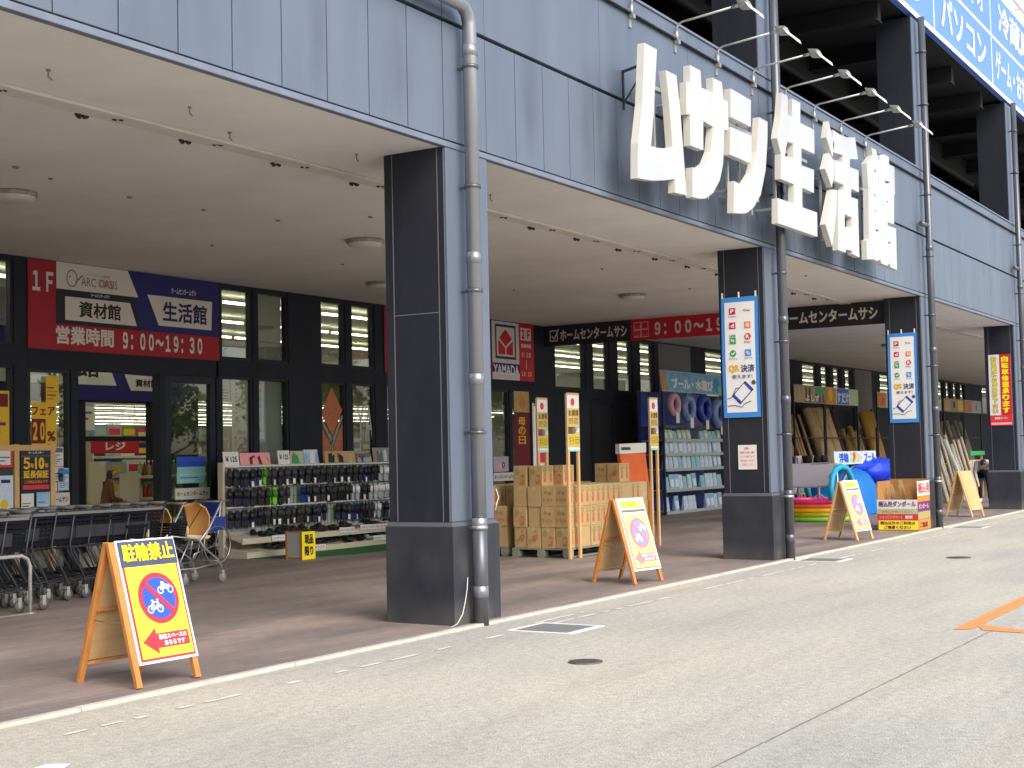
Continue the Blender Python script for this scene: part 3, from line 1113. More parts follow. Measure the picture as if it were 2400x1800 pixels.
# ================================================================== GIANT LETTER SIGN
LETTERS = {
 'mu': ([(13.631,5.96),(13.946,5.96),(13.875,5.564),(13.816,5.222),(13.731,4.844),(13.877,4.85),(14.084,4.88),(14.282,4.933),(14.235,5.361),(14.158,5.779),(14.446,5.781),(14.519,5.419),(14.568,5.001),(14.632,4.435),(14.314,4.42),(14.324,4.576),(14.029,4.512),(13.714,4.461),(13.375,4.434),(13.403,4.819),(13.535,5.274)],[]),
 'sa': ([(14.83,5.99),(15.132,5.99),(15.144,5.793),(15.314,5.8),(15.479,5.801),(15.485,5.987),(15.767,5.994),(15.813,5.791),(15.944,5.792),(15.937,5.433),(15.8,5.412),(15.73,4.983),(15.619,4.769),(15.401,4.579),(15.176,4.479),(14.996,4.448),(14.793,4.44),(14.817,4.789),(15.021,4.813),(15.225,4.913),(15.363,5.07),(15.46,5.385),(15.17,5.401),(15.144,5.046),(14.775,5.038),(14.79,5.402),(14.696,5.386),(14.705,5.766),(14.816,5.78)],[]),
 'shi_a': ([(16.036,5.973),(16.702,5.965),(16.674,5.617),(16.009,5.613)],[]),
 'shi_b': ([(15.991,5.49),(16.686,5.5),(16.656,5.139),(15.953,5.135)],[]),
 'shi_c': ([(16.964,5.798),(17.267,5.796),(17.248,5.564),(17.146,5.14),(16.944,4.786),(16.695,4.591),(16.438,4.477),(16.194,4.439),(16.015,4.426),(16.058,4.826),(16.263,4.817),(16.428,4.858),(16.646,5.01),(16.84,5.329)],[]),
 'sei': ([(17.839,6.306),(18.062,6.292),(18.03,6.038),(18.2,6.048),(18.223,6.303),(18.55,6.308),(18.524,6.024),(19.091,6.036),(19.072,5.685),(18.538,5.675),(18.516,5.431),(19.025,5.449),(18.992,5.115),(18.519,5.118),(18.494,4.843),(19.1,4.852),(19.081,4.504),(17.526,4.494),(17.556,4.832),(18.159,4.844),(18.184,5.116),(17.689,5.11),(17.717,5.43),(17.732,5.449),(17.592,5.642),(17.757,5.984)],[[(17.983,5.665),(18.212,5.679),(18.194,5.483),(17.874,5.448)]]),
 'katsu_a': ([(19.743,6.286),(19.961,5.981),(19.866,5.78),(19.613,6.022)],[]),
 'katsu_b': ([(19.711,5.81),(19.961,5.717),(19.915,5.534),(19.787,5.318),(19.513,5.548)],[]),
 'katsu_c': ([(19.8,5.288),(20.015,5.312),(19.952,4.961),(19.713,4.44),(19.447,4.729)],[]),
 'katsu_d': ([(19.919,6.193),(20.241,6.183),(20.575,6.2),(20.971,6.273),(21.075,5.951),(20.683,5.889),(20.669,5.764),(21.085,5.778),(21.065,5.435),(20.691,5.438),(20.677,5.31),(21.005,5.316),(20.981,4.419),(20.639,4.435),(20.644,4.48),(20.335,4.472),(20.329,4.418),(19.976,4.421),(20.069,5.312),(20.331,5.369),(20.339,5.442),(19.947,5.433),(19.981,5.755),(20.335,5.771),(20.348,5.889),(19.911,5.858)],[[(20.336,4.999),(20.671,4.993),(20.654,4.841),(20.327,4.808)]]),
 'kan': ([(21.789,6.262),(22.039,6.269),(22.149,6.134),(22.243,6.122),(22.268,6.222),(22.487,6.274),(22.75,6.276),(22.742,6.151),(23.038,6.157),(23.015,5.698),(22.965,5.681),(22.903,5.18),(22.551,5.173),(22.543,5.113),(23.011,5.125),(22.979,4.432),(22.625,4.435),(22.534,4.493),(22.43,4.443),(22.109,4.448),(22.053,4.508),(21.89,4.462),(21.705,4.47),(21.367,4.433),(21.37,4.73),(21.495,4.763),(21.557,5.574),(21.549,5.61),(21.51,5.96),(21.837,6.148)],[[(21.94,5.956),(22.016,5.911),(21.888,5.89)],[(21.858,5.526),(21.947,5.535),(21.915,5.481),(21.84,5.476)],[(21.86,5.27),(21.929,5.274),(21.898,5.225),(21.848,5.221)],[(21.875,4.976),(22.076,4.971),(21.876,4.927)],[(22.482,5.851),(22.766,5.861),(22.662,5.821),(22.464,5.806)],[(22.541,5.526),(22.613,5.525),(22.595,5.484),(22.529,5.48)],[(22.545,4.856),(22.69,4.858),(22.659,4.817),(22.54,4.813)],[(22.102,5.839),(22.146,5.837),(22.125,5.766),(22.087,5.77)]]),
}
SG = thing('letter_sign', 'giant white three dimensional katakana and kanji lettering standing off the slate fascia', 'sign', (13.3, 6.7, 4.4))
def letter_fn(x, z, d):
    return Vector((x, 6.545 + d, z))
for name_keys in (['mu'], ['sa'], ['shi_a', 'shi_b', 'shi_c'], ['sei'], ['katsu_a', 'katsu_b', 'katsu_c', 'katsu_d'], ['kan']):
    b = MB()
    for k in name_keys:
        o, hs = LETTERS[k]
        b.prism(o, letter_fn, 0.0, .085, 0, hs)
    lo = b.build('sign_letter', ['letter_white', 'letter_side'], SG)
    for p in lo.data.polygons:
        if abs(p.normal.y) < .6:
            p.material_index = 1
for (x0, x1) in ((14.0, 15.7), (16.1, 17.1), (17.75, 19.0), (19.6, 21.0), (21.5, 22.9)):
    b = MB()
    for z in (4.72, 5.55):
        b.box(x0, x1, 6.632, 6.692, z, z + .04)
    for x in (x0 + .12, (x0 + x1) / 2, x1 - .12):
        b.box(x, x + .035, 6.690, 6.72, 4.55, 5.8)
        for z in (4.74, 5.57):
            b.box(x, x + .03, 6.718, YF + .002, z, z + .03)
    b.build('mounting_frame', 'galv', SG)
b = MB()
b.bar((13.80, 6.66, 5.78), (13.95, YF, 5.78), .025, .025)
b.bar((13.95, YF - .012, 5.80), (13.95, YF - .012, 5.35), .02, .02)
b.bar((13.95, YF - .01, 5.42), (13.95, 6.72, 5.76), .015, .015)
b.build('bracket', 'charcoal', SG)

# ================================================================== FLOODLIGHTS OVER THE SIGN
def floodlight(x, label):
    t = thing('sign_floodlight', label, 'floodlight', (x, 6.95, 6.5), 'floodlights on arms over the giant letters', local=True)
    b = MB()
    b.tube([(0, 0, -.02), (0, 0, .10)], .022, 10)
    b.tube([(0, 0, .08), (0, -.005, .145), (0, -.03, .185), (0, -.08, .20), (0, -.80, .265)], .0135, 10)
    b.tube([(0, -.72, .258), (0, -.83, .268)], .021, 10)
    b.build('arm', 'galv', t)
    b = MB()
    b.box(-.03, .03, -.035, .032, -.06, -.01)
    b.box(-.03, .03, .018, .034, -.16, .06)
    b.build('bracket', 'galv', t)
    b = MB()
    b.hexa([(-.05, -.83, .215), (.05, -.83, .215), (.045, -.79, .33), (-.045, -.79, .33)], [(-.075, -.97, .20), (.075, -.97, .20), (.06, -.93, .30), (-.06, -.93, .30)])
    h = b.build('lamp_head', 'lamp_grey', t, bevel=.008)
    b = MB()
    b.hexa([(-.085, -.955, .20), (.085, -.955, .20), (.075, -.90, .285), (-.075, -.90, .285)], [(-.075, -1.10, .065), (.075, -1.10, .065), (.065, -1.085, .115), (-.065, -1.085, .115)])
    b.build('lens', 'lens', h, bevel=.01)
    return t
FLX = [14.16, 15.38, 16.63, 17.85, 19.08, 20.30, 21.55, 22.82]
FLL = ['floodlight arm whose head leaves the top edge of the photo, leftmost of the row', 'floodlight on its arm above the first giant letter', 'floodlight on its arm above the second giant letter', 'floodlight on a rust flecked arm just left of the tall downpipe',
       'floodlight on its arm directly right of the tall downpipe', 'floodlight on its arm above the first kanji of the giant letters', 'floodlight on its arm above the second last giant kanji', 'floodlight at the right end of the row above the last giant kanji']
f0 = floodlight(FLX[0], FLL[0])
for x, l in zip(FLX[1:], FLL[1:]):
    dup(f0, (x, 6.95, 6.5), label=l)

# ================================================================== BLUE SIGNBOARD ABOVE THE DECK
t = thing('blue_signboard', 'long blue signboard with white katakana along the top of the building', 'sign', (17.6, 6.9, 9.6))
b = MB()
b.box(12.6, 62.6, 6.96, 7.08, 9.60, 12.06)
b.build('panel', 'board_blue', t)
cv = Cv(t, (12.6, 6.957, 9.60), (1, 0, 0), (0, 0, 1))
cv.rect(0, 0, 50, .10, 'board_white', 1, 'border')
cv.rect(0, 2.36, 50, 2.46, 'board_white', 1, 'border')
for k in range(11):
    cv.rect(k * 5 - .03, .10, k * 5 + .03, 2.36, 'board_white', 1, 'border')
cv.rect(0, 1.20, 50, 1.27, 'board_white', 1, 'border')
def btx(s, k, row, x0, x1):
    z = .30 if row == 0 else 1.50
    cv.text(s, k * 5 + x0, z, k * 5 + x1, z + .72, 'board_white', 2, bold=.02)
btx('カメラ', 2, 0, .6, 4.3)
btx('パソコン', 3, 0, .55, 4.4)
btx('ゲーム・おもちゃ', 4, 0, .35, 4.7)
btx('テレビ', 2, 1, .6, 4.4)
btx('オーディオ', 3, 1, .5, 4.4)
btx('冷蔵庫', 4, 1, .8, 4.4)
btx('エアコン', 5, 0, .5, 4.4)
btx('洗濯機', 5, 1, .8, 4.4)
cv.flush()

# ================================================================== BANNERS ON THE SHOP FRONT
YB1 = YW - .018
def soft(amp, fx, fy, ph=0.0):
    return lambda x, y: amp * (math.sin(fx * x + ph) + .6 * math.sin(fy * y + 1.7 * x + ph))
def main_banner(x0, label, full=True):
    t = thing('entrance_banner', label, 'banner', (x0, YB1, 3.08), 'red hour banners over the shop entrances')
    cv = Cv(t, (x0, YB1, 3.08), (1, 0, 0), (0, 0, 1), bend=soft(.0007, 2.6, 3.0))
    W, H = 3.64, 1.21
    cv.grid(0, 0, W, H, 24, 8, 'banner_red', 1, 'cloth', .004)
    cv.grid(.47, .36, W, H, 16, 6, 'banner_navy', 2, 'navy_field', .002)
    cv.poly([(.47, .36), (2.02, .36), (1.74, H - .02), (.47, H)], 'banner_black', 2.8, 'black_field')
    cv.poly([(.47, .84), (1.96, .84), (1.76, H), (.47, H)], 'banner_white', 3.6, 'white_field')
    cv.poly([(.62, .42), (1.93, .42), (1.80, .745), (.62, .745)], 'banner_white', 3.6, 'white_field')
    cv.poly([(2.36, .46), (3.46, .46), (3.48, .90), (2.14, .90)], 'banner_white', 3.6, 'white_field')
    cv.text('１Ｆ', .07, .78, .42, 1.05, 'banner_white', 3, bold=.035)
    cv.text('資材館', .86, .475, 1.62, .70, 'black_text', 4.6, bold=.022)
    cv.text('生活館', 2.44, .53, 3.36, .83, 'navy_text', 4.6, bold=.025)
    cv.text('ホームセンタームサシ', 2.62, .955, 3.14, 1.05, 'banner_white', 3, bold=.02)
    cv.text('ホームセンタームサシ', 1.08, .775, 1.42, .825, 'banner_white', 3.4, bold=.02)
    cv.text('ARC OASIS', .90, .915, 1.56, 1.035, 'grey_text', 4.6, bold=.01)
    cv.text('アートとクラフトの専門館', 1.0, 1.06, 1.42, 1.095, 'grey_text', 4.6, bold=.0)
    cv.text('OAS', 1.24, .9152, 1.48, 1.034, 'orange_text', 5, bold=.0)
    cv.circle(.74, 1.0, .095, 'grey_text', 4.6, 'emblem', r2=.082, ry=.12)
    cv.line(.80, .95, .93, 1.06, .02, 'grey_text', 4.6, 'emblem')
    cv.circle(.70, 1.02, .014, 'grey_text', 4.6, 'emblem')
    cv.text('営業時間', .46, .085, 1.49, .335, 'banner_white', 3, bold=.03)
    cv.text('９：００～１９：３０', 1.66, .075, 3.26, .325, 'banner_white', 3, bold=.035)
    cv.flush()
    return t
main_banner(12.52, 'big red, navy and white opening hours banner above the open doorway')
main_banner(20.44, 'red hour banner mostly hidden behind the front pillar, only its end showing')
# shop-name banner with a red emblem, right of the front pillar
t = thing('emblem_banner', 'white and red banner with a red diamond emblem, just right of the front pillar', 'banner', (24.10, YB1, 3.08))
cv = Cv(t, (24.10, YB1, 3.08), (1, 0, 0), (0, 0, 1), bend=soft(.0006, 3, 3))
cv.grid(0, 0, 1.66, 1.2, 12, 8, 'banner_white', 1, 'cloth')
cv.rect(1.06, 0, 1.66, 1.2, 'red', 2.4, 'red_field')
cv.rect(0, .15, 1.06, .34, 'banner_navy', 2.4, 'navy_field')
cv.poly([(.12, .43), (.93, .43), (.93, 1.14), (.12, 1.14)], 'banner_navy', 2.4, 'emblem', holes=[[(.17, .48), (.88, .48), (.88, 1.09), (.17, 1.09)]])
cv.poly([(.525, .69), (.78, .86), (.525, 1.05), (.27, .86)], 'red', 2.6, 'emblem')
cv.poly([(.24, .82), (.50, .65), (.50, .52), (.24, .52)], 'red', 2.6, 'emblem')
cv.poly([(.81, .82), (.55, .65), (.55, .52), (.81, .52)], 'red', 2.6, 'emblem')
cv.text('YAMADA', .03, .10, 1.03, .31, 'board_white', 3.4, bold=.02)
cv.rect(1.12, .86, 1.55, 1.12, 'banner_white', 3.2, 'red_field')
cv.text('２Ｆ', 1.16, .89, 1.51, 1.09, 'red', 4.2, bold=.04)
cv.text('営業時間', 1.14, .70, 1.54, .79, 'banner_white', 3.4, bold=.03)
cv.text('９：００', 1.16, .50, 1.52, .61, 'banner_white', 3.4, bold=.03)
cv.rect(1.33, .26, 1.35, .44, 'banner_white', 3.4, 'lettering')
cv.text('１９：３０', 1.14, .10, 1.54, .20, 'banner_white', 3.4, bold=.03)
cv.flush()
# long banner hung across the arcade
XB = 26.2
t = thing('long_banner', 'long black and red shop name banner hung across the arcade under the soffit', 'banner', (XB, 11.5, 3.86))
b = MB()
for y in (15.1, 13.3, 11.5, 9.7, 7.9):
    b.tube([(XB + .02, y, 4.2), (XB + .02, y, ZS)], .008, 6)
b.tube([(XB + .02, 15.15, 4.28), (XB + .02, 7.68, 4.28)], .012, 8)
b.build('hanger', 'charcoal', t)
cv = Cv(t, (XB, 15.18, 3.85), (0, -1, 0), (0, 0, 1), bend=soft(.0007, 1.6, 2))
cv.grid(0, 0, 7.5, .44, 30, 3, 'banner_black', 0, 'cloth')
cv.grid(2.10, .0, 5.0, .44, 14, 3, 'red', 1.2, 'red_field', .002)
def musashi(x, wd):
    cv.rect(x, .10, x + .20, .34, 'banner_white', 2, 'emblem')
    cv.rect(x + .025, .125, x + .175, .315, 'banner_black', 2.6, 'emblem')
    cv.line(x + .05, .22, x + .11, .15, .03, 'banner_white', 3.2, 'emblem')
    cv.line(x + .11, .15, x + .22, .36, .03, 'banner_white', 3.2, 'emblem')
    cv.text('ホームセンタームサシ', x + .26, .10, x + wd, .345, 'banner_white', 2, bold=.028)
musashi(.16, 1.86)
cv.rect(2.18, .06, 2.52, .38, 'pink', 2.4, 'red_field')
for (a, c, s) in ((.01, .17, '営'), (.18, .17, '業'), (.01, .01, '時'), (.18, .01, '間')):
    cv.text(s, 2.18 + a, .06 + c, 2.18 + a + .15, .06 + c + .14, 'red', 3.4, bold=.04)
cv.text('９：００～１９：３０', 2.66, .085, 4.86, .355, 'banner_white', 3, bold=.035)
musashi(5.12, 2.2)
cv.flush()

# payment flags tied to the pillars
def pay_flag(x, label):
    t = thing('payment_flag', label, 'banner', (x - .03, 7.35, 1.96), 'blue edged payment banners tied to pillars')
    cv = Cv(t, (x - .022, 7.625, 1.965), (0, -1, 0), (0, 0, 1), bend=lambda a, c: .012 * math.sin(2.2 * c))
    W, H = .54, 1.665
    cv.grid(0, 0, W, H, 8, 18, 'sky_blue', 0, 'cloth')
    cv.grid(.05, .07, W - .05, H - .07, 8, 18, 'white', 1, 'white_field', .001)
    for px in (.02, .265, .51):
        cv.rect(px - .012, H - .01, px + .012, H + .07, 'white', 1.5, 'tie', .004)
    def logo(cx, cy, colr, s, r=False):
        if r:
            cv.circle(cx, cy, .048, colr, 2.4, 'logo')
        else:
            cv.rect(cx - .046, cy - .046, cx + .046, cy + .046, colr, 2.4, 'logo')
        if s:
            cv.text(s, cx - .026, cy - .028, cx + .026, cy + .028, 'white', 3.2, bold=.03)
    L_, R_ = .165, .385
    logo(L_, 1.47, 'red', 'P'); cv.text('PayPay', L_ - .06, 1.385, L_ + .06, 1.405, 'grey_text', 2.4)
    cv.text('Pay', R_ - .05, 1.45, R_ + .05, 1.49, 'grey_text', 2.4)
    logo(L_, 1.27, 'red', 'd')
    logo(R_, 1.27, 'orange', 'au')
    cv.text('LINE', L_ - .045, 1.115, L_ + .045, 1.145, 'grey_text', 2.4, bold=.03)
    logo(L_, 1.06, 'green', 'Pay')
    logo(R_, 1.11, 'sign_red', 'R', True); cv.text('Pay', R_ - .05, 1.015, R_ + .05, 1.045, 'grey_text', 2.4)
    logo(L_, .885, 'green', '', True); cv.line(L_ - .025, .89, L_ - .005, .865, .014, 'white', 3.2, 'logo'); cv.line(L_ - .005, .865, L_ + .03, .905, .014, 'white', 3.2, 'logo')
    cv.text('ゆうちょ', L_ - .06, .80, L_ + .06, .822, 'grey_text', 2.4)
    logo(R_, .885, 'sky_blue', 'も'); cv.text('メルペイ', R_ - .06, .80, R_ + .06, .822, 'grey_text', 2.4)
    cv.text('QR', .095, .62, .255, .725, 'gold', 2.6, bold=.05)
    cv.text('決済', .275, .62, .475, .725, 'navy_text', 2.6, bold=.02)
    cv.text('使えます!', .14, .535, .44, .59, 'grey_text', 2.6, bold=.02)
    # line drawing of a hand holding a telephone with a blank screen
    ph = [(.13, .30), (.33, .50), (.45, .38), (.25, .18)]
    cv.poly(ph, 'navy_text', 2.4, 'drawing')
    cv.poly([(.15, .30), (.32, .475), (.425, .375), (.255, .205)], 'white', 3.0, 'drawing')
    cv.poly([(.31, .465), (.325, .48), (.43, .378), (.405, .36)], 'sign_blue', 3.4, 'drawing')
    cv.poly([(.15, .30), (.17, .32), (.275, .215), (.255, .20)], 'sign_blue', 3.4, 'drawing')
    for (a, c_, d, e) in ((.06, .26, .13, .28), (.06, .16, .17, .17), (.17, .17, .27, .14), (.27, .14, .32, .19), (.32, .19, .41, .22), (.13, .28, .19, .40), (.19, .40, .23, .41)):
        cv.line(a, c_, d, e, .009, 'navy_text', 2.6, 'drawing')
    cv.circle(.455, .475, .032, 'brown', 2.6, 'drawing')
    cv.flush()
    return t
pay_flag(18.12, 'blue edged payment banner on the second pillar, the larger of the two')
pay_flag(25.98, 'blue edged payment banner on the third pillar, behind the cardboard bin')
# bicycle repair poster on the fourth pillar
t = thing('pillar_poster', 'white and red poster with vertical yellow writing on the fourth pillar', 'poster', (33.87, 7.3, 1.97))
cv = Cv(t, (33.885, 7.585, 1.97), (0, -1, 0), (0, 0, 1))
cv.rect(0, 0, .50, 1.66, 'paper', 1, 'sheet', .006)
cv.rect(.25, .24, .50, 1.66, 'red', 2, 'red_field')
cv.rect(0, 0, .50, .24, 'sign_red', 2, 'red_field')
cv.rect(.02, .02, .48, .07, 'pink', 2.6, 'red_field')
cv.vtext('自転車修理承ります', .29, .28, .45, 1.62, 'yellow', 3, bold=.045, gap=.08)
cv.vtext('お気軽にお声掛け下さい', .06, .28, .19, 1.62, 'grey_text', 2, bold=.09, gap=.02)
cv.vtext('お気軽にお声掛け下さい', .068, .283, .182, 1.617, 'yellow', 3, bold=.02, gap=.06)
cv.text('自転車コーナー', .10, .14, .40, .20, 'paper', 3, bold=.03)
cv.flush()
# pink notice
t = thing('pillar_notice', 'small pale pink notice taped to the second pillar below its banner', 'notice', (18.10, 7.3, 1.25))
cv = Cv(t, (18.112, 7.44, 1.25), (0, -1, 0), (0, 0, 1))
cv.rect(0, 0, .27, .335, 'paper', 1, 'sheet', .003)
for i, s in enumerate(('お願い', '駐車場内での事故・盗難等', 'については当店では一切', '責任を負いかねます', 'ご注意ください')):
    cv.text(s, .03 if i else .09, .27 - i * .055, .24 if i else .18, .305 - i * .055, 'sign_red', 2, bold=.01)
cv.flush()

# stickers and posters on the entrance glass
def sticker(name, label, cat, x0, z0, x1, z1, y=YW + .015, fn=None, mat='paper', group=None):
    t = thing(name, label, cat, (x0, y, z0), group)
    cv = Cv(t, (x0, y, z0), (1, 0, 0), (0, 0, 1))
    cv.rect(0, 0, x1 - x0, z1 - z0, mat, 1, 'sheet', .002)
    if fn:
        fn(cv, x1 - x0, z1 - z0)
    cv.flush()
    return t
def nm(cv, W, H):
    cv.text('ホームセンタームサシ', .05 * W, .3 * H, .95 * W, .72 * H, 'black_text', 2, bold=.02)
g_ = 'shop name strips on the entrance glass'
sticker('name_strip', 'white shop name strip on the glass right of the open doorway', 'sticker', 15.20, .96, 15.93, 1.13, YW - .004, nm, 'off_white', g_)
sticker('name_strip', 'white shop name strip left of the open doorway, half behind the notice board', 'sticker', 12.62, .96, 13.22, 1.14, YW - .004, nm, 'off_white', g_)
sticker('name_strip', 'cream shop name strip on the glass door right of the front pillar, above the cartons', 'sticker', 24.06, 1.0, 24.92, 1.17, YW - .012, nm, 'off_white', g_)
def lines(cv, W, H, cols=('grey_text', 'grey_text'), n=5, head=None):
    if head:
        cv.rect(.04 * W, .72 * H, .96 * W, .95 * H, head, 2, 'print')
    for i in range(n):
        y = .12 * H + i * (.55 * H / n)
        cv.rect(.1 * W, y, (.6 + .3 * ((i * 7) % 3) / 2) * W, y + .22 * H / n, cols[i % len(cols)], 2, 'print')
g_ = 'small posters on the glass left of the open doorway'
sticker('poster', 'white poster with a dark picture on the glass beside the wooden notice board', 'poster', 12.87, 1.50, 13.13, 1.76, fn=lambda c, W, H: lines(c, W, H, head='grey_text'), group=g_)
sticker('poster', 'white poster printed with three lines, second from the top beside the notice board', 'poster', 12.87, 1.30, 13.13, 1.49, fn=lambda c, W, H: lines(c, W, H, ('black_text',), 3), group=g_)
sticker('poster', 'pale blue tall poster on the glass beside the open doorway', 'poster', 13.04, .97 + .2, 13.22, 1.49 - .02, fn=lambda c, W, H: lines(c, W, H, ('sky_blue', 'grey_text'), 6, 'sky_blue'), mat='pack_white', group=g_)
sticker('poster', 'small teal printed card under the white posters beside the notice board', 'poster', 12.87, 1.16, 13.02, 1.28, fn=lambda c, W, H: lines(c, W, H, ('pack_teal',), 3), group=g_)
def sale(cv, W, H):
    cv.text('フェア', .0 * W, .70 * H, .92 * W, .90 * H, 'dark_red', 2, bold=.03)
    cv.rect(.0, .05 * H, .55 * W, .62 * H, 'dark_red', 2, 'print')
    cv.text('２０', .04 * W, .12 * H, .50 * W, .55 * H, 'gold', 3, bold=.04)
    cv.text('%', .60 * W, .10 * H, .95 * W, .34 * H, 'dark_red', 2, bold=.03)
sticker('sale_poster', 'yellow sale poster with a dark red number on the glass above the notice board', 'poster', 12.60, 1.78, 13.02, 2.36, fn=sale, mat='gold')
sticker('sale_poster', 'bright yellow poster hanging high on the glass left of the doorway', 'poster', 12.84, 2.36, 13.06, 2.72, fn=lambda c, W, H: lines(c, W, H, ('orange_text', 'brown'), 4), mat='gold')
sticker('sale_poster', 'red and yellow window poster at the left edge behind the carts', 'poster', 11.66, 1.75, 12.24, 2.5, YW + .012, fn=lambda c, W, H: lines(c, W, H, ('purple', 'dark_red'), 4, 'dark_red'), mat='gold')
sticker('door_poster', 'pale blue poster with a deep blue top on the sliding door glass', 'poster', 15.26, 1.20, 15.86, 1.60, fn=lambda c, W, H: (c.rect(0, .62 * H, W, H, 'sign_blue', 2, 'print'), lines(c, W, H * .62, ('pack_white', 'sky_blue'), 3)), mat='pack_teal')
def fest(cv, W, H):
    cv.vtext('母の日', .25 * W, .28 * H, .72 * W, .66 * H, 'gold', 2, bold=.02)
    cv.circle(.55 * W, .84 * H, .2 * W, 'orange_text', 2)
t = sticker('tall_poster', 'tall dark red poster with white vertical writing on the glass door behind the cartons', 'poster', 24.96, 1.30, 25.58, 2.86, fn=fest, mat='dark_red')
cv = Cv(t, (24.96, YW + .015, 1.30), (1, 0, 0), (0, 0, 1)); cv.rect(0, 1.12, .62, 1.56, 'plywood', 1.5, 'print'); cv.flush()
sticker('door_poster', 'lilac poster on the glass door right of the front pillar', 'poster', 24.08, 1.19, 24.66, 1.5, YW - .006, fn=lambda c, W, H: (c.circle(.4 * W, .35 * H, .25 * H, 'pink', 2), c.circle(.65 * W, .45 * H, .2 * H, 'purple', 2, r2=.1 * H)), mat='shade_grey')
def people_poster(cv, W, H):
    for i in range(7):
        cv.rect(.62 * W, (.9 - i * .05) * H, .70 * W, (.925 - i * .05) * H, 'orange_text', 2)
        cv.rect(.22 * W, (.84 - i * .05) * H, .34 * W, (.865 - i * .05) * H, 'grey_text', 2)
    for i in range(26):
        cv.circle(rnd.uniform(.15, .85) * W, rnd.uniform(.05, .5) * H, rnd.uniform(.02, .05), rnd.choice(['grey_text', 'brown', 'dark_red', 'pink', 'shade_grey']), 2 + i * .03, n=8)
sticker('tall_poster', 'tall white poster with small figures in the window right of the entrance banner', 'poster', 16.52, 1.60, 16.90, 2.83, YW + .075, people_poster)
sticker('window_card', 'pale green card high in the lower window beside the tall white poster', 'poster', 16.27, 2.45, 16.48, 2.78, YW + .075, lambda c, W, H: lines(c, W, H, ('grey_text',), 4), mat='pack_yellow')
sticker('window_card', 'small sky picture card at the bottom of the upper window beside the entrance banner', 'poster', 16.28, 3.15, 16.44, 3.40, YW + .075, lambda c, W, H: c.poly([(0, .3 * H), (W, .55 * H), (W, .8 * H)], 'pack_blue', 2), mat='pack_white')
# red emblem and white letters on the second pair of windows
t = thing('window_emblem', 'red diamond emblem filling the lower window left of the front pillar', 'sticker', (18.7, YW + .05, 1.5))
cv = Cv(t, (18.70, YW + .055, 1.45), (1, 0, 0), (0, 0, 1))
cv.poly([(.29, 1.30), (.58, .92), (.30, .48), (.0, .84)], 'carton_print_red', 1, 'emblem')
cv.poly([(0, .62), (.24, .30), (.24, 0), (0, 0)], 'carton_print_red', 1, 'emblem')
cv.poly([(.58, .72), (.34, .30), (.34, 0), (.58, 0)], 'carton_print_red', 1, 'emblem')
cv.line(.0, .74, .29, .36, .05, 'reed_grey', 2, 'emblem'); cv.line(.58, .82, .29, .36, .05, 'reed_grey', 2, 'emblem'); cv.line(.29, .40, .29, 0, .05, 'reed_grey', 2, 'emblem')
cv.flush()
t = thing('window_lettering', 'large pale letters stuck to the window beside the front pillar', 'sticker', (19.6, YW + .05, 1.9))
cv = Cv(t, (19.56, YW + .055, 1.85), (1, 0, 0), (0, 0, 1))
cv.text('YA', .12, .0, .60, .62, 'pale_grey', 1, bold=.0)
cv.flush()
# hanging header inside the vestibule
t = thing('inner_header_banner', 'navy and white hall name banner hanging inside the open doorway', 'banner', (15.9, 17.95, 2.55))
cv = Cv(t, (13.9, 17.97, 2.57), (1, 0, 0), (0, 0, 1))
cv.rect(0, 0, 4.4, 1.3, 'banner_navy', 1, 'cloth', .004)
cv.poly([(0, .26), (2.74, .26), (2.46, .85), (0, .85)], 'banner_white', 2, 'white_field')
cv.poly([(2.95, .55), (4.4, .55), (4.4, 1.3), (2.6, 1.3)], 'banner_black', 1.6, 'black_field')
cv.poly([(3.06, .19), (3.74, .19), (3.74, .44), (2.92, .46)], 'banner_white', 2, 'white_field')
cv.poly([(2.80, .50), (4.4, .50), (4.4, .56), (2.78, .56)], 'banner_black', 1.8, 'black_field')
cv.text('生活館', .9, .38, 2.36, .72, 'black_text', 3, bold=.025)
cv.text('資材館', 3.16, .255, 3.68, .39, 'black_text', 3, bold=.025)
cv.flush()
pm('pale_steel', (0.5, 0.5, 0.49), .35, .3, var=(8, (0.36, 0.35, 0.33), .7))
pm('rim_grey', (0.2, 0.2, 0.195), .45)
pm('overlit_red', '#dc7f86', .55)  # paler sign prints, overexposure mixed into their colours
pm('overlit_blue', '#8d8cc4', .55)
pm('overlit_field', '#f3cf8a', .55, var=(6, '#eebb76', .7))
pm('overlit_cream', '#ece2c4', .55)
pm('orange_board', '#d9642a', .6, var=(3, '#b84e20', .5))
pm('frame_navy', (0.02, 0.03, 0.08), .4)
pm('header_blue', '#4a8ab8', .5, var=(5, '#8fc3d8', .9))
pm('galv_dark', (0.055, 0.06, 0.07), .4, .5, var=(9, (0.08, 0.085, 0.09), .6))

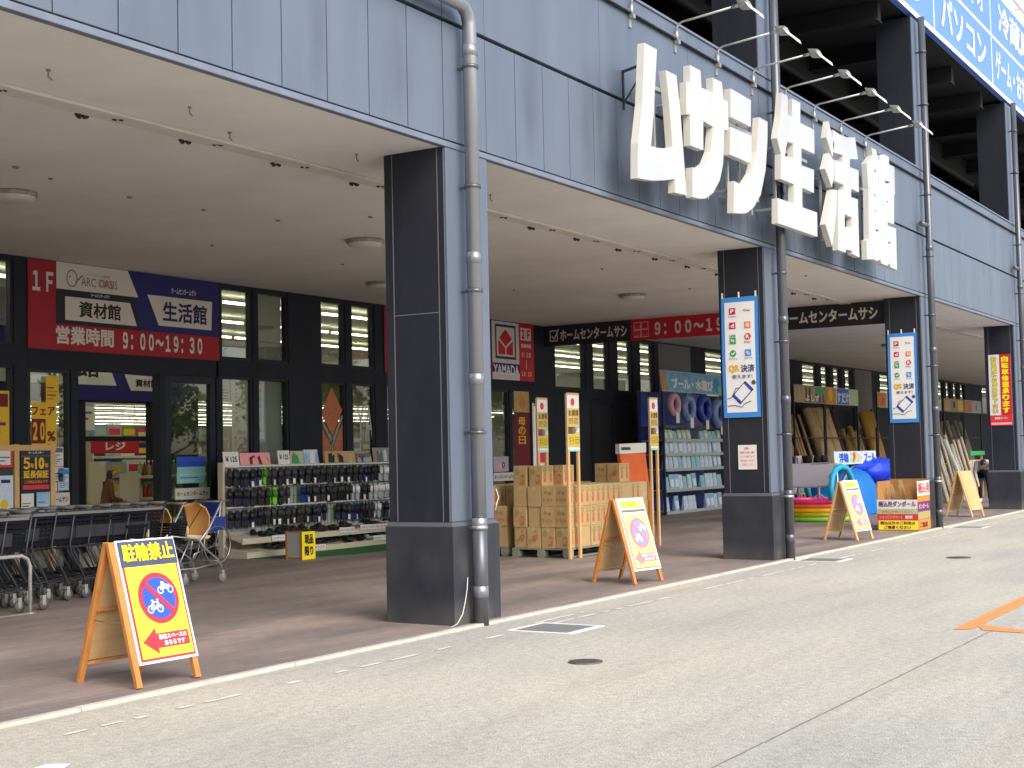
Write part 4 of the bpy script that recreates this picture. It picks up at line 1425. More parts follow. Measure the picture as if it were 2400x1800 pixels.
# ================================================================== FOLDING NO-PARKING SIGNS
def aframe(loc, rz, label, wood='wood', pale=False, plain=False, group='folding no parking signs along the kerb'):
    t = thing('folding_sign', label, 'folding sign', loc, group, rz, local=True)
    H = .955
    for side, nm, ysg in ((-1, 'leg', -1), (1, 'leg', -1), (-1, 'leg', 1), (1, 'leg', 1)):
        b = MB()
        b.bar((side * .262, ysg * .295, 0), (side * .262, ysg * .012, H), .032, .046, 0, (1, 0, 0))
        b.build(nm, wood, t, bevel=.003)
    L = math.hypot(.283, H)
    def on(ysg, k, off=0.0):
        y = ysg * (.295 - .283 * k)
        return y + ysg * off * H / L, H * k + off * .283 / L
    b = MB()
    for k in (.14, .52, .95):
        y, z = on(1, k)
        b.bar((-.247, y, z), (.247, y, z), .05, .02, 0, (0, 0, 1))
    b.build('crossbar', wood, t)
    b = MB()
    y0, z0 = on(1, .16); y1, z1 = on(1, .97)
    b.hexa([(-.245, y0 - .004, z0), (.245, y0 - .004, z0), (.245, y0 + .004, z0), (-.245, y0 + .004, z0)],
           [(-.245, y1 - .004, z1), (.245, y1 - .004, z1), (.245, y1 + .004, z1), (-.245, y1 + .004, z1)])
    b.build('back_board', 'plywood', t)
    b = MB()
    ya, za = on(-1, .45); yb, zb = on(1, .45)
    for sx in (-.25, .25):
        b.tube([(sx, ya, za), (sx, (ya + yb) / 2, za - .015), (sx, yb, zb)], .004, 6)
    b.build('stay', 'steel', t)
    y0, z0 = on(-1, .145, .026)
    u = Vector((0, .283, H)).normalized()
    cv = Cv(t, (-.238, y0, z0), (1, 0, 0), u)
    W, h = .525, .855
    cv.rect(0, 0, W, h, 'plywood' if plain else 'white', 0, 'face_board', .010)
    if plain:
        cv.flush()
        return t
    fld = 'sign_yellow' if not pale else 'overlit_field'
    SR, SB = ('sign_red', 'sign_blue') if not pale else ('overlit_red', 'overlit_blue')
    cv.rect(.018, .018, W - .018, h - .018, SR, 1, 'print')
    cv.rect(.034, .034, W - .034, h - .034, fld, 2, 'print')
    if pale:
        cv.rect(.012, .66, W - .012, h - .012, 'overlit_cream', 2.6, 'print')
        cv.rect(.03, .685, W - .03, .715, 'grey_text', 3.2, 'print')
        cv.text('駐輪禁止', .05, .735, W - .05, .825, 'gold', 4, bold=.03)
    else:
        cv.rect(.012, .665, W - .012, h - .012, 'head_navy', 2.6, 'print')
        cv.text('駐輪禁止', .035, .70, W - .035, .825, 'yellow', 4, bold=.03)
    cx, cy, r = W / 2 + .012, .435, .178
    cv.circle(cx, cy, r, SR, 3, 'print', 48)
    cv.circle(cx, cy, r * .80, SB, 4, 'print', 48)
    s = .707
    cv.line(cx - r * .86 * s, cy + r * .86 * s, cx + r * .86 * s, cy - r * .86 * s, .034, SR, 5, 'print')
    def wheels(px, py, w_, rr):
        cv.circle(px - w_, py, rr, 'white', 5, 'print', 18, r2=rr * .70)
        cv.circle(px + w_, py, rr, 'white', 5, 'print', 18, r2=rr * .70)
    px, py = cx - .052, cy - .075
    wheels(px, py, .042, .028)
    for (a, c, d, e) in ((-.042, 0, -.018, .05), (-.018, .05, .03, .045), (.03, .045, .042, 0), (.03, .045, 0, 0), (0, 0, -.018, .05), (-.042, 0, 0, 0), (-.03, .06, -.008, .06), (.03, .045, .026, .062), (.016, .062, .036, .062)):
        cv.line(px + a, py + c, px + d, py + e, .0085, 'white', 5.5, 'print')
    px, py = cx + .068, cy + .05
    wheels(px, py, .044, .027)
    cv.poly([(px - .03, py + .012), (px + .03, py + .0), (px + .045, py + .034), (px + .01, py + .038), (px - .01, py + .05), (px - .028, py + .04)], 'white', 5.5, 'print')
    cv.line(px - .044, py, px - .022, py + .056, .010, 'white', 5.8, 'print')
    cv.line(px - .034, py + .056, px - .008, py + .052, .008, 'white', 5.9, 'print')
    cv.poly([(.06, .145), (.185, .235), (.185, .195), (W - .055, .195), (W - .055, .095), (.185, .095), (.185, .055)], SR, 3, 'print')
    cv.text('駐輪スペースは', .20, .150, W - .075, .185, 'white', 4, bold=.03)
    cv.text('あちらです', .24, .105, W - .10, .140, 'white', 4, bold=.03)
    cv.flush()
    return t
aframe((6.945, 7.30, .02), R(-2), 'yellow no parking folding sign standing nearest the camera, in front of the carts')
aframe((14.62, 7.42, .02), R(-9), 'yellow no parking folding sign in front of the carton stacks', 'wood', True)
aframe((22.55, 7.38, .02), R(-9), 'yellow no parking folding sign in front of the rainbow paddling pool', 'wood_light', True)
aframe((30.35, 7.40, .02), R(-12), 'bare wooden folding sign farthest along the kerb, between the third and fourth pillars', 'wood_light', True, plain=True)

# ================================================================== SHOPPING CARTS
def wheel(b, c, r, wd, mi=0):
    b.lathe([(0, -wd / 2), (r * .9, -wd / 2), (r, -wd * .25), (r, wd * .25), (r * .9, wd / 2), (0, wd / 2)], c, 16, mi, 'y')
def cart_frame(b):
    for y in (-.23, .23):
        b.tube([(.86, y, .97), (.80, y, .95), (.60, y, .66), (.44, y, .52), (.50, y, .44), (.74, y, .28), (.80, y, .20), (.80, y, .15)], .012, 8)
        b.tube([(.78, y, .24), (.40, y, .20), (.06, y * .82, .20), (.02, y * .80, .15)], .011, 8)
        b.tube([(.44, y, .53), (.20, y * .92, .57), (.0, y * .84, .60)], .010, 8)
        b.tube([(.10, y * .84, .20), (.30, y * .9, .54)], .009, 6)
    b.tube([(.86, -.23, .97), (.86, .23, .97)], .015, 10)
    b.tube([(.74, -.23, .26), (.74, .23, .26)], .009, 6)
    b.tube([(.04, -.19, .20), (.04, .19, .20)], .009, 6)
    b.tube([(.44, -.23, .52), (.44, .23, .52)], .009, 6)
def casters(t, mat='rubber'):
    for (x, y) in ((.80, -.23), (.80, .23), (.02, -.185), (.02, .185)):
        b = MB()
        wheel(b, (x + .02, y, .062), .060, .026, 0)
        b.box(x - .012, x + .03, y - .022, y - .016, .06, .15, 1)
        b.box(x - .012, x + .03, y + .016, y + .022, .06, .15, 1)
        wheel(b, (x + .02, y, .062), .026, .032, 1)
        b.build('caster', [mat, 'galv'], t)
def basket_mesh(b, x0, x1, z0, z1, yb, yt, n=9, rim=False):
    """tapered basket of slats with a solid rim"""
    def side(k):
        return x0 + .05 * (1 - k), x1 - .03 * (1 - k), yb + (yt - yb) * k, z0 + (z1 - z0) * k
    rows = 7
    for i in range(rows):
        k0, k1 = i / rows, (i + .72) / rows
        a0, c0, y0, q0 = side(k0)
        a1, c1, y1, q1 = side(k1)
        for sg in (-1, 1):
            b.hexa([(a0, sg * y0 - .003, q0), (c0, sg * y0 - .003, q0), (c0, sg * y0 + .003, q0), (a0, sg * y0 + .003, q0)],
                   [(a1, sg * y1 - .003, q1), (c1, sg * y1 - .003, q1), (c1, sg * y1 + .003, q1), (a1, sg * y1 + .003, q1)])
        b.hexa([(a0 - .003, -y0, q0), (a0 + .003, -y0, q0), (a0 + .003, y0, q0), (a0 - .003, y0, q0)], [(a1 - .003, -y1, q1), (a1 + .003, -y1, q1), (a1 + .003, y1, q1), (a1 - .003, y1, q1)])
        b.hexa([(c0 - .003, -y0, q0), (c0 + .003, -y0, q0), (c0 + .003, y0, q0), (c0 - .003, y0, q0)], [(c1 - .003, -y1, q1), (c1 + .003, -y1, q1), (c1 + .003, y1, q1), (c1 - .003, y1, q1)])
    for i in range(n + 1):
        x = x0 + .05 + (x1 - x0 - .08) * i / n
        xt = x0 + (x1 - x0) * i / n
        for sg in (-1, 1):
            b.bar((x, sg * yb, z0), (xt, sg * yt, z1), .010, .007, 0, (0, 1, 0))
    b.box(x0 + .05, x1 - .03, -yb, yb, z0 - .004, z0 + .003)
    for (p, q) in (((x0, -yt), (x1, -yt)), ((x0, yt), (x1, yt)), ((x0, -yt), (x0, yt)), ((x1, -yt), (x1, yt))):
        b.bar((p[0], p[1], z1), (q[0], q[1], z1), .03, .03, 1 if rim else 0)
def black_frame(b):
    for y in (-.235, .235):
        b.tube([(.70, y, .985), (.67, y, .95), (.60, y, .60), (.62, y, .50), (.76, y, .30), (.80, y, .22), (.80, y, .15)], .011, 8)
        b.tube([(.79, y, .25), (.40, y, .21), (.06, y * .82, .21), (.02, y * .80, .15)], .010, 8)
        b.tube([(.60, y, .58), (.20, y * .92, .565), (.0, y * .84, .57)], .009, 8)
        b.tube([(.30, y * .92, .57), (.52, y, .24)], .007, 6)
        b.tube([(.12, y * .9, .57), (.32, y * .95, .22)], .007, 6)
        b.tube([(.44, y * .96, .57), (.66, y, .25)], .006, 6)
    b.tube([(.70, -.235, .985), (.70, .235, .985)], .013, 10)
    b.tube([(.74, -.23, .27), (.74, .23, .27)], .009, 6)
    b.tube([(.04, -.19, .21), (.04, .19, .21)], .009, 6)
def shopping_cart(loc, label):
    t = thing('shopping_cart', label, 'shopping cart', loc, 'nested black shopping carts', local=True)
    b = MB(); black_frame(b)
    b.build('frame', 'galv_dark', t)
    b = MB()
    b.tube([(.706, -.20, .987), (.706, .20, .987)], .020, 10)
    b.build('handle', 'grey_rubber', t)
    b = MB()
    basket_mesh(b, .02, .62, .60, .93, .19, .245, 9, True)
    # moulded lower half of the plastic basket is closed
    for sg in (-1, 1):
        b.hexa([(.07, sg * .186 - .002, .605), (.59, sg * .186 - .002, .605), (.59, sg * .186 + .002, .605), (.07, sg * .186 + .002, .605)],
               [(.05, sg * .205 - .002, .74), (.60, sg * .205 - .002, .74), (.60, sg * .205 + .002, .74), (.05, sg * .205 + .002, .74)])
    b.build('basket', ['basket', 'rim_grey'], t)
    b = MB()
    for i in range(7):
        b.box(.08 + i * .1, .10 + i * .1, -.18, .18, .255, .262)
    b.box(.06, .74, -.19, -.18, .25, .29); b.box(.06, .74, .18, .19, .25, .29)
    b.build('lower_tray', 'basket', t)
    b = MB()
    b.hexa([(.16, -.2225, .66), (.44, -.2225, .66), (.44, -.219, .66), (.16, -.219, .66)], [(.16, -.236, .79), (.44, -.236, .79), (.44, -.232, .79), (.16, -.232, .79)])
    b.build('plate', 'charcoal', t)
    casters(t, 'tyre')
    return t
CY, CZ = 12.25, fz(12.25)
c0 = shopping_cart((7.55, CY, CZ), 'black shopping cart in the long nested row at the left edge')
for k in range(1, 15):
    dup(c0, (7.50 + k * .262, CY + rnd.uniform(-.015, .015), CZ), R(rnd.uniform(-1.2, 1.2)), label='black shopping cart in the long nested row at the left edge')
# second, nearer short row by the rail
cc = dup(c0, (8.55, 11.72, fz(11.7)), R(1), label='black shopping cart standing nearest, half behind the white rail')
dup(c0, (8.85, 11.74, fz(11.7)), R(-1), label='second black shopping cart beside the white rail')
def seat_cart(loc, label):
    t = thing('child_seat_cart', label, 'shopping cart', loc, 'carts with orange child seats', local=True)
    b = MB(); cart_frame(b)
    b.build('frame', 'steel', t)
    b = MB(); b.tube([(.866, -.20, .972), (.866, .20, .972)], .019, 10); b.build('handle', 'black', t)
    b = MB()
    # moulded shell: curved back rest and a seat pan
    def shell(p, q):
        return p
    n, m = 10, 8
    vs, fs = [], []
    prof = [(.62, .55), (.66, .62), (.70, .72), (.71, .82), (.67, .92), (.60, .965)]
    for th in (0, .016):
        for i, (x, z) in enumerate(prof):
            for j in range(n + 1):
                a = -1 + 2 * j / n
                wd = .215 * (1 - .22 * (i / 5) ** 3)
                vs.append((x - .085 * a * a + th, a * wd, z - .03 * a * a * (i / 5)))
    K = len(prof) * (n + 1)
    for i in range(len(prof) - 1):
        for j in range(n):
            a = i * (n + 1) + j
            fs.append((a, a + 1, a + n + 2, a + n + 1)); fs.append((K + a, K + a + n + 1, K + a + n + 2, K + a + 1))
    edge = [j for j in range(n + 1)] + [i * (n + 1) + n for i in range(1, len(prof))] + [(len(prof) - 1) * (n + 1) + j for j in range(n - 1, -1, -1)] + [i * (n + 1) for i in range(len(prof) - 2, 0, -1)]
    for q in range(len(edge)):
        a, c = edge[q], edge[(q + 1) % len(edge)]
        fs.append((a, c, K + c, K + a))
    b.add(vs, fs, 0, True)
    b.build('seat_shell', 'seat_orange', t)
    b = MB()
    b.hexa([(.30, -.18, .53), (.64, -.20, .53), (.64, .20, .53), (.30, .18, .53)], [(.28, -.19, .60), (.66, -.21, .57), (.66, .21, .57), (.28, .19, .60)])
    b.box(.28, .31, -.19, .19, .60, .70)
    b.build('seat_pan', 'cream_plastic', t, bevel=.015)
    b = MB(); b.bar((.56, -.16, .92), (.46, .02, .60), .03, .004, 0); b.bar((.56, .16, .92), (.46, -.02, .60), .03, .004, 0)
    b.build('harness', 'black', t)
    b = MB(); basket_mesh(b, -.04, .26, .52, .74, .17, .20, 5); b.build('basket', 'basket', t)
    casters(t, 'grey_rubber')
    return t
s0 = seat_cart((11.30, CY - .05, CZ), 'cart with an orange child seat, left one of the two beside the wheelchair')
dup(s0, (11.86, CY - .12, CZ), label='cart with an orange child seat, right one, its handle in front of the wheelchair')
# cart rail
t = thing('cart_rail', 'bent white steel rail standing in front of the shopping carts', 'rail', (8.3, 11.38, fz(11.4)))
b = MB()
b.tube([(9.40, 11.38, .05), (9.40, 11.38, .52), (9.37, 11.38, .59), (9.30, 11.38, .625), (6.6, 11.38, .625), (6.53, 11.38, .59), (6.50, 11.38, .52), (6.50, 11.38, .05)], .019, 12)
b.build('rail', 'pale_steel', t)
b = MB()
for x in (9.40, 6.50):
    b.lathe([(0, .012), (.05, .012), (.055, 0)], (x, 11.38, fz(11.38)), 16)
b.box(6.5, 9.4, 11.35, 11.41, fz(11.4), fz(11.4) + .008)
b.build('base_plate', 'galv', t)

# ================================================================== WHEELCHAIR
t = thing('wheelchair', 'folded loan wheelchair with a blue seat between the carts and the shoe rack', 'wheelchair', (14.35, 13.85, fz(13.85)), local=True)
for y in (-.26, .26):
    b = MB()
    b.tor((0, y, .30), .285, .016, 'y', 36, 8, 0)
    b.tor((0, y * 1.12, .30), .255, .008, 'y', 36, 6, 1)
    for k in range(12):
        a = k * math.pi / 6
        b.tube([(0, y, .30), (.275 * math.cos(a), y, .30 + .275 * math.sin(a))], .002, 4, 1)
    b.cyl((0, y - .03, .30), (0, y + .03, .30), .025, 12, 1)
    b.build('wheel', ['tyre', 'steel'], t)
    b = MB()
    wheel(b, (-.42, y * .9, .075), .07, .025)
    b.build('caster', 'tyre', t)
    b = MB()
    b.tube([(.28, y, .90), (.16, y, .90), (.10, y, .86), (.06, y, .48), (.0, y, .32)], .012, 8)
    b.tube([(.06, y, .48), (-.38, y, .48), (-.44, y, .40), (-.50, y, .14)], .012, 8)
    b.tube([(.08, y, .68), (-.24, y, .68), (-.30, y, .60), (-.30, y, .48)], .012, 8)
    b.tube([(.0, y, .30), (-.40, y * .95, .20), (-.42, y * .9, .10)], .011, 8)
    b.build('side_frame', 'steel', t)
    b = MB(); b.box(-.60, -.46, y - .07 * (1 if y > 0 else -1) - .06, y - .07 * (1 if y > 0 else -1) + .06, .11, .125); b.build('footrest', 'black', t)
b = MB(); b.box(-.36, .08, -.25, .25, .46, .50); b.build('seat', 'blue_vinyl', t, bevel=.015)
b = MB(); b.hexa([(.05, -.25, .50), (.09, -.25, .50), (.09, .25, .50), (.05, .25, .50)], [(.09, -.25, .88), (.13, -.25, .88), (.13, .25, .88), (.09, .25, .88)]); b.build('backrest', 'blue_vinyl', t, bevel=.015)
b = MB(); b.box(-.10, .18, -.275, -.268, .50, .68); b.build('side_panel', 'blue_vinyl', t)

# ================================================================== WOODEN NOTICE BOARD
t = thing('notice_board', 'wooden framed notice board with a black poster behind the carts', 'notice board', (11.6, 14.2, fz(14.2)))
for x in (10.86, 11.48, 12.03):
    b = MB(); b.box(x, x + .075, 14.17, 14.23, fz(14.2), 1.78); b.build('post', 'wood_light', t, bevel=.004)
b = MB()
for z in (1.70, .72):
    b.box(10.86, 12.105, 14.155, 14.17, z, z + .07)
b.build('rail', 'wood_light', t)
b = MB(); b.box(10.90, 12.09, 14.205, 14.215, .74, 1.72); b.build('board', 'charcoal', t)
def bposter(label, x0, z0, x1, z1, mat, fn):
    q = thing('board_poster', label, 'poster', (x0, 14.165, z0), 'posters on the wooden notice board')
    cv = Cv(q, (x0, 14.163, z0), (1, 0, 0), (0, 0, 1))
    cv.rect(0, 0, x1 - x0, z1 - z0, mat, 1, 'sheet', .002)
    fn(cv, x1 - x0, z1 - z0)
    cv.flush()
def warranty(cv, W, H):
    cv.text('ホームセンター', .25 * W, .88 * H, .75 * W, .95 * H, 'pack_white', 2, bold=.02)
    cv.rect(.02 * W, .83 * H, .98 * W, .835 * H, 'pale_grey', 2, 'print')
    cv.text('５', .08 * W, .52 * H, .30 * W, .80 * H, 'gold', 2, bold=.03)
    cv.text('年', .31 * W, .54 * H, .43 * W, .66 * H, 'gold', 2, bold=.02)
    cv.text('10', .46 * W, .52 * H, .78 * W, .80 * H, 'gold', 2, bold=.04)
    cv.text('年', .80 * W, .54 * H, .92 * W, .66 * H, 'gold', 2, bold=.02)
    cv.text('延長保証', .08 * W, .30 * H, .92 * W, .49 * H, 'gold', 2, bold=.03)
    cv.text('この商品は安心です', .10 * W, .18 * H, .90 * W, .26 * H, 'orange', 2, bold=.02)
    cv.rect(.06 * W, .04 * H, .94 * W, .14 * H, 'sign_red', 2, 'print')
bposter('black poster with big golden numbers on the wooden notice board', 11.565, 1.20, 12.02, 1.72, 'black', warranty)
bposter('white printed sheet pinned below the black poster, left', 11.57, .88, 11.76, 1.17, 'paper', lambda c, W, H: lines(c, W, H, ('grey_text', 'brown', 'sky_blue', 'dark_red'), 5))
bposter('pale blue sheet pinned below the black poster, right', 11.80, .90, 12.01, 1.18, 'pack_blue', lambda c, W, H: lines(c, W, H, ('pack_white', 'sky_blue'), 4))
bposter('white sheet with a red edge on the left half of the notice board', 11.0, 1.50, 11.44, 1.73, 'paper', lambda c, W, H: (c.poly([(0, 0), (W, 0), (W, H), (0, H)], 'sign_red', 2, holes=[[(.03, .03), (W - .03, .03), (W - .03, H - .03), (.03, H - .03)]]), lines(c, W, H, n=3)))
bposter('pale sheet with yellow blots on the left half of the notice board', 11.0, .90, 11.45, 1.40, 'pack_white', lambda c, W, H: (c.circle(.7 * W, .3 * H, .06, 'gold', 2), c.circle(.4 * W, .6 * H, .05, 'shade_grey', 2), c.rect(.6 * W, .82 * H, .9 * W, .9 * H, 'navy_text', 2)))

# ================================================================== SANDAL RACK
SX0, SX1, SY = 15.55, 20.30, 14.55
FZ = fz(14.6)
t = thing('sandal_rack', 'long white display rack hung with rows of dark sandals by the shop windows', 'display rack', (SX0, SY, FZ))
b = MB()
b.box(SX0, SX0 + .05, SY + .02, SY + .12, FZ, 1.50)
b.hexa([(SX0 + .01, SY - .44, FZ), (SX0 + .04, SY - .44, FZ), (SX0 + .04, SY + .02, FZ), (SX0 + .01, SY + .02, FZ)],
       [(SX0 + .01, SY - .44, FZ + .10), (SX0 + .04, SY - .44, FZ + .10), (SX0 + .04, SY + .02, FZ + .16), (SX0 + .01, SY + .02, FZ + .16)])
b.build('end_panel', 'shelf_cream', t, bevel=.004)
b = MB()
b.box(SX0 + .05, SX1, SY + .085, SY + .10, FZ, 1.46, 0)
b.build('back_panel', 'pale_grey', t)
b = MB()
x = SX0 + .9
for k in range(40):
    b.box(x + k * .085, x + k * .085 + .008, SY + .075, SY + .083, .45, 1.45)
for z in (.7, .95, 1.2):
    b.box(x, SX1, SY + .068, SY + .075, z, z + .010)
b.build('wire_grid', 'green', t)
for z in (1.425, 1.125, .81):
    b = MB()
    b.box(SX0 + .05, SX1, SY - .012, SY + .012, z, z + .022)
    x = SX0 + .2
    while x < SX1:
        b.box(x, x + .02, SY + .012, SY + .085, z + .004, z + .016)
        x += .55
    b.build('hang_rail', 'white_paint', t)
for (z, y0) in ((.40, -.30), (.20, -.42)):
    b = MB()
    b.hexa([(SX0 + .05, SY + y0, z - .10), (SX1, SY + y0, z - .10), (SX1, SY + .07, z), (SX0 + .05, SY + .07, z)],
           [(SX0 + .05, SY + y0, z - .075), (SX1, SY + y0, z - .075), (SX1, SY + .07, z + .02), (SX0 + .05, SY + .07, z + .02)])
    b.box(SX0 + .05, SX1, SY + y0 - .012, SY + y0 + .004, z - .115, z - .03)
    b.build('slanted_shelf', 'shelf_cream', t)
b = MB(); b.box(SX0 + .05, SX1, SY - .40, SY - .38, FZ, .10); b.build('kick_panel', 'charcoal', t)
def price_strip(x0, x1, z, y):
    q = thing('price_strip', 'white price strip clipped to the lower shelves of the sandal rack', 'price strip', (x0, y, z), 'price strips on the sandal rack')
    cv = Cv(q, (x0, y, z), (1, 0, -.015), (0, 0, 1))
    cv.rect(0, 0, x1 - x0, .085, 'white', 1, 'sheet', .004)
    cv.text('レディースサンダル', .05 * (x1 - x0), .028, .68 * (x1 - x0), .06, 'grey_text', 2, bold=.02)
    cv.text('￥９８０', .72 * (x1 - x0), .022, .96 * (x1 - x0), .065, 'sign_red', 2, bold=.02)
    cv.flush()
for (x0, x1, z, y) in ((16.23, 17.18, .30, SY - .33), (17.85, 18.25, .33, SY - .33), (18.40, 19.15, .345, SY - .33), (16.42, 17.35, .12, SY - .45), (18.60, 19.40, .16, SY - .45)):
    price_strip(x0, x1, z, y)
# one sandal pair, hung sole out with its strap at the top
def sandal_pair(name_mats, label, col, tagged=True):
    t = thing('sandal_pair', label, 'sandals', (0, 0, -5), 'sandals hanging on the rack', local=True)
    out_ = [(0.0, .0), (.030, .008), (.043, .045), (.040, .10), (.034, .15), (.042, .20), (.036, .245), (.014, .262), (-.014, .262), (-.034, .245), (-.040, .20), (-.034, .15), (-.040, .10), (-.043, .045), (-.030, .008)]
    for sx in (-1, 1):
        b = MB()
        b.prism(out_, lambda x, z, d: Vector((sx * .046 + x, d - .012 * sx, z - .262)), -.012, .012, 0)
        b.build('sole', name_mats[0], t, bevel=.004)
        b = MB()
        n = 8
        vs, fs = [], []
        for i in range(n + 1):
            a = math.pi * i / n
            for zz in (.13, .235):
                vs.append((sx * .046 + .044 * math.cos(a), -.012 - .012 * sx - .035 * math.sin(a), zz - .262 - .01 * math.sin(a)))
        for i in range(n):
            fs.append((2 * i, 2 * i + 1, 2 * i + 3, 2 * i + 2))
        b.add(vs, fs, 0, True)
        o = b.build('strap', name_mats[1], t)
        sd = o.modifiers.new('thickness', 'SOLIDIFY'); sd.thickness = .005
    if tagged:
        b = MB(); b.box(.01, .055, -.052, -.050, -.262 + .005, -.262 + .085); b.build('price_tag', 'white', t)
    t.scale = (1.06, 1.0, 1.04)
    return t
SKINDS = [(('black', 'charcoal'), 'pair of black sandals hanging on the display rack', 10), (('navy_sole', 'black'), 'pair of navy sandals hanging on the display rack', 7),
          (('charcoal', 'grey_dark'), 'pair of charcoal grey sandals hanging on the display rack', 5), (('lime', 'lime_dark'), 'pair of lime green sandals hanging on the display rack', 2),
          (('blue_sole', 'black'), 'pair of bright blue sandals hanging on the display rack', 2), (('pale_sole', 'white'), 'pair of pale grey sandals hanging on the display rack', 2),
          (('brown_sole', 'olive'), 'pair of brown and olive sandals hanging on the display rack', 1), (('orange_sole', 'white'), 'pair of orange sandals hanging on the display rack', 0)]
pm('navy_sole', (0.012, 0.016, 0.05), .6); pm('grey_dark', (0.05, 0.05, 0.055), .6); pm('lime_dark', (0.08, 0.25, 0.03), .6); pm('blue_sole', (0.015, 0.05, 0.30), .5)
pm('pale_sole', (0.42, 0.45, 0.48), .6); pm('brown_sole', (0.06, 0.035, 0.02), .7); pm('olive', (0.09, 0.13, 0.03), .7); pm('orange_sole', (0.75, 0.13, 0.03), .5)
protos = [sandal_pair(m, l, k, tagged=(k in (2, 4))) for k, (m, l, w_) in enumerate(SKINDS)]
protoT = [sandal_pair(SKINDS[0][0], SKINDS[0][1], 9), sandal_pair(SKINDS[1][0], SKINDS[1][1], 9, True)]
used = set()
def put_sandal(k, loc, rz):
    src = protos[k] if not (k == 1 and rnd.random() < .35) else protoT[1]
    if k == 0 and rnd.random() < .3:
        src = protoT[0]
    if src.name in used:
        o = dup(src, loc, rz)
    else:
        used.add(src.name)
        o = src
        o.location = loc
        o.rotation_euler = (0, 0, rz)
    return o
for row, z in enumerate((1.42, 1.12, .805)):
    x = SX0 + .14
    while x < 19.95:
        f = (x - SX0) / 4.4
        gap = (row == 1 and .33 < f < .40) or (row == 2 and .52 < f < .58)
        if not gap:
            rr = rnd.random()
            if .17 < f < .27 and row < 2:
                k = 3 if rr < .28 else (0 if rr < .7 else 2)
            elif f > .93:
                k = [7, 6, 6][row] if rr < .45 else (5 if rr < .7 else 1)
            elif f > .80:
                k = 5 if rr < .45 else (6 if rr < .6 else 1)
            elif f < .16:
                k = 1 if rr < .6 else (4 if rr < .7 else 0)
            else:
                k = 0 if rr < .5 else 1 if rr < .68 else 2 if rr < .86 else 4 if rr < .93 else 5
            put_sandal(k, (x, SY - .025 - rnd.uniform(0, .05), z - rnd.uniform(0, .03)), R(rnd.uniform(-22, 22)))
        x += rnd.uniform(.148, .18)
for p in protos + protoT:
    if p.name not in used:
        p.location = (SX0 + .3 + .3 * protos.index(p) if p in protos else 17.0, SY - .03, 1.12)
# clogs heaped on the two slanted shelves
def clog(label, mat):
    t = thing('clog', label, 'shoe', (0, 0, -5), 'shoes lying on the slanted shelves of the rack', local=True)
    b = MB()
    b.ell((0, 0, .03), .045, .12, .028, 10, 8)
    b.ell((0, .045, .05), .046, .07, .04, 10, 8)
    b.build('shoe', mat, t)
    return t
cl = [clog('black shoe lying on the slanted lower shelves of the rack', 'black'), clog('maroon shoe lying on the slanted lower shelves of the rack', 'maroon_sheet'), clog('dark teal shoe lying on the slanted lower shelves of the rack', 'dark_green'), clog('pale grey shoe lying on the slanted lower shelves of the rack', 'pale_sole')]
u2 = set()
for (zb, y0) in ((.40, -.30), (.20, -.42)):
    x = SX0 + (.55 if zb > .3 else .75)
    while x < 20.0:
        k = rnd.choice([0, 0, 0, 2, 0, 3 if x > 18 else 0, 1 if 17 < x < 18 else 0])
        yy = SY + y0 + rnd.uniform(.10, .28)
        zz = zb - .075 + .115 * ((yy - SY - y0) / (.07 - y0)) + .004
        loc, rz = (x, yy, zz), R(rnd.uniform(-30, 30))
        if k in u2:
            dup(cl[k], loc, rz)
        else:
            u2.add(k); cl[k].location = loc; cl[k].rotation_euler = (0, 0, rz)
        x += rnd.uniform(.10, .15)
# cards standing on top of the rack
def top_card(label, x0, x1, z1, mat, fn, z0=1.452):
    q = thing('display_card', label, 'display card', (x0, SY + .02, z0), 'cards standing on the sandal rack')
    cv = Cv(q, (x0, SY + .02, z0), (1, 0, 0), (0, .12, 1))
    cv.rect(0, 0, x1 - x0, z1 - z0, mat, 1, 'sheet', .004)
    if fn: fn(cv, x1 - x0, z1 - z0)
    cv.flush()
def price(cv, W, H):
    cv.text('￥125', .12 * W, .35 * H, .88 * W, .72 * H, 'black_text', 2, bold=.02)
def rack_pic(cols):
    def f(cv, W, H):
        for i in range(9):
            cx = rnd.uniform(.1, .9) * W
            cv.poly([(cx - .06, .06 * H), (cx + .05, .04 * H), (cx + rnd.uniform(-.03, .06), rnd.uniform(.5, .95) * H), (cx - .05, rnd.uniform(.4, .9) * H)], rnd.choice(cols), 2 + .1 * i)
    return f
top_card('white card priced in black at the left end of the sandal rack', 15.58, 15.92, 1.66, 'white', price, 1.42)
top_card('dusky pink picture card beside the left price card', 15.94, 16.62, 1.64, 'pink', rack_pic(['dark_red', 'orange_text', 'maroon_sheet', 'pink']))
top_card('white card priced in black in the middle of the sandal rack', 16.80, 17.08, 1.67, 'white', price)
top_card('green and pink picture card on the sandal rack', 17.10, 17.42, 1.66, 'pack_yellow', rack_pic(['green', 'pink', 'pale_grey']))
top_card('silver blue picture card leaning on the sandal rack', 17.43, 17.78, 1.68, 'pack_white', rack_pic(['pack_blue', 'white', 'grey_text']))
top_card('tan picture card with shoes on the sandal rack', 17.95, 18.75, 1.65, 'plywood', rack_pic(['brown', 'plywood', 'carton_tape', 'black_text']))
top_card('dark mixed picture card toward the right end of the sandal rack', 18.80, 19.20, 1.60, 'grey_text', rack_pic(['black_text', 'pale_grey', 'brown']))
top_card('grey green picture card in a frame at the right end of the rack', 19.25, 19.75, 1.70, 'reed_grey', rack_pic(['pack_white', 'grey_text', 'olive', 'pack_blue']))
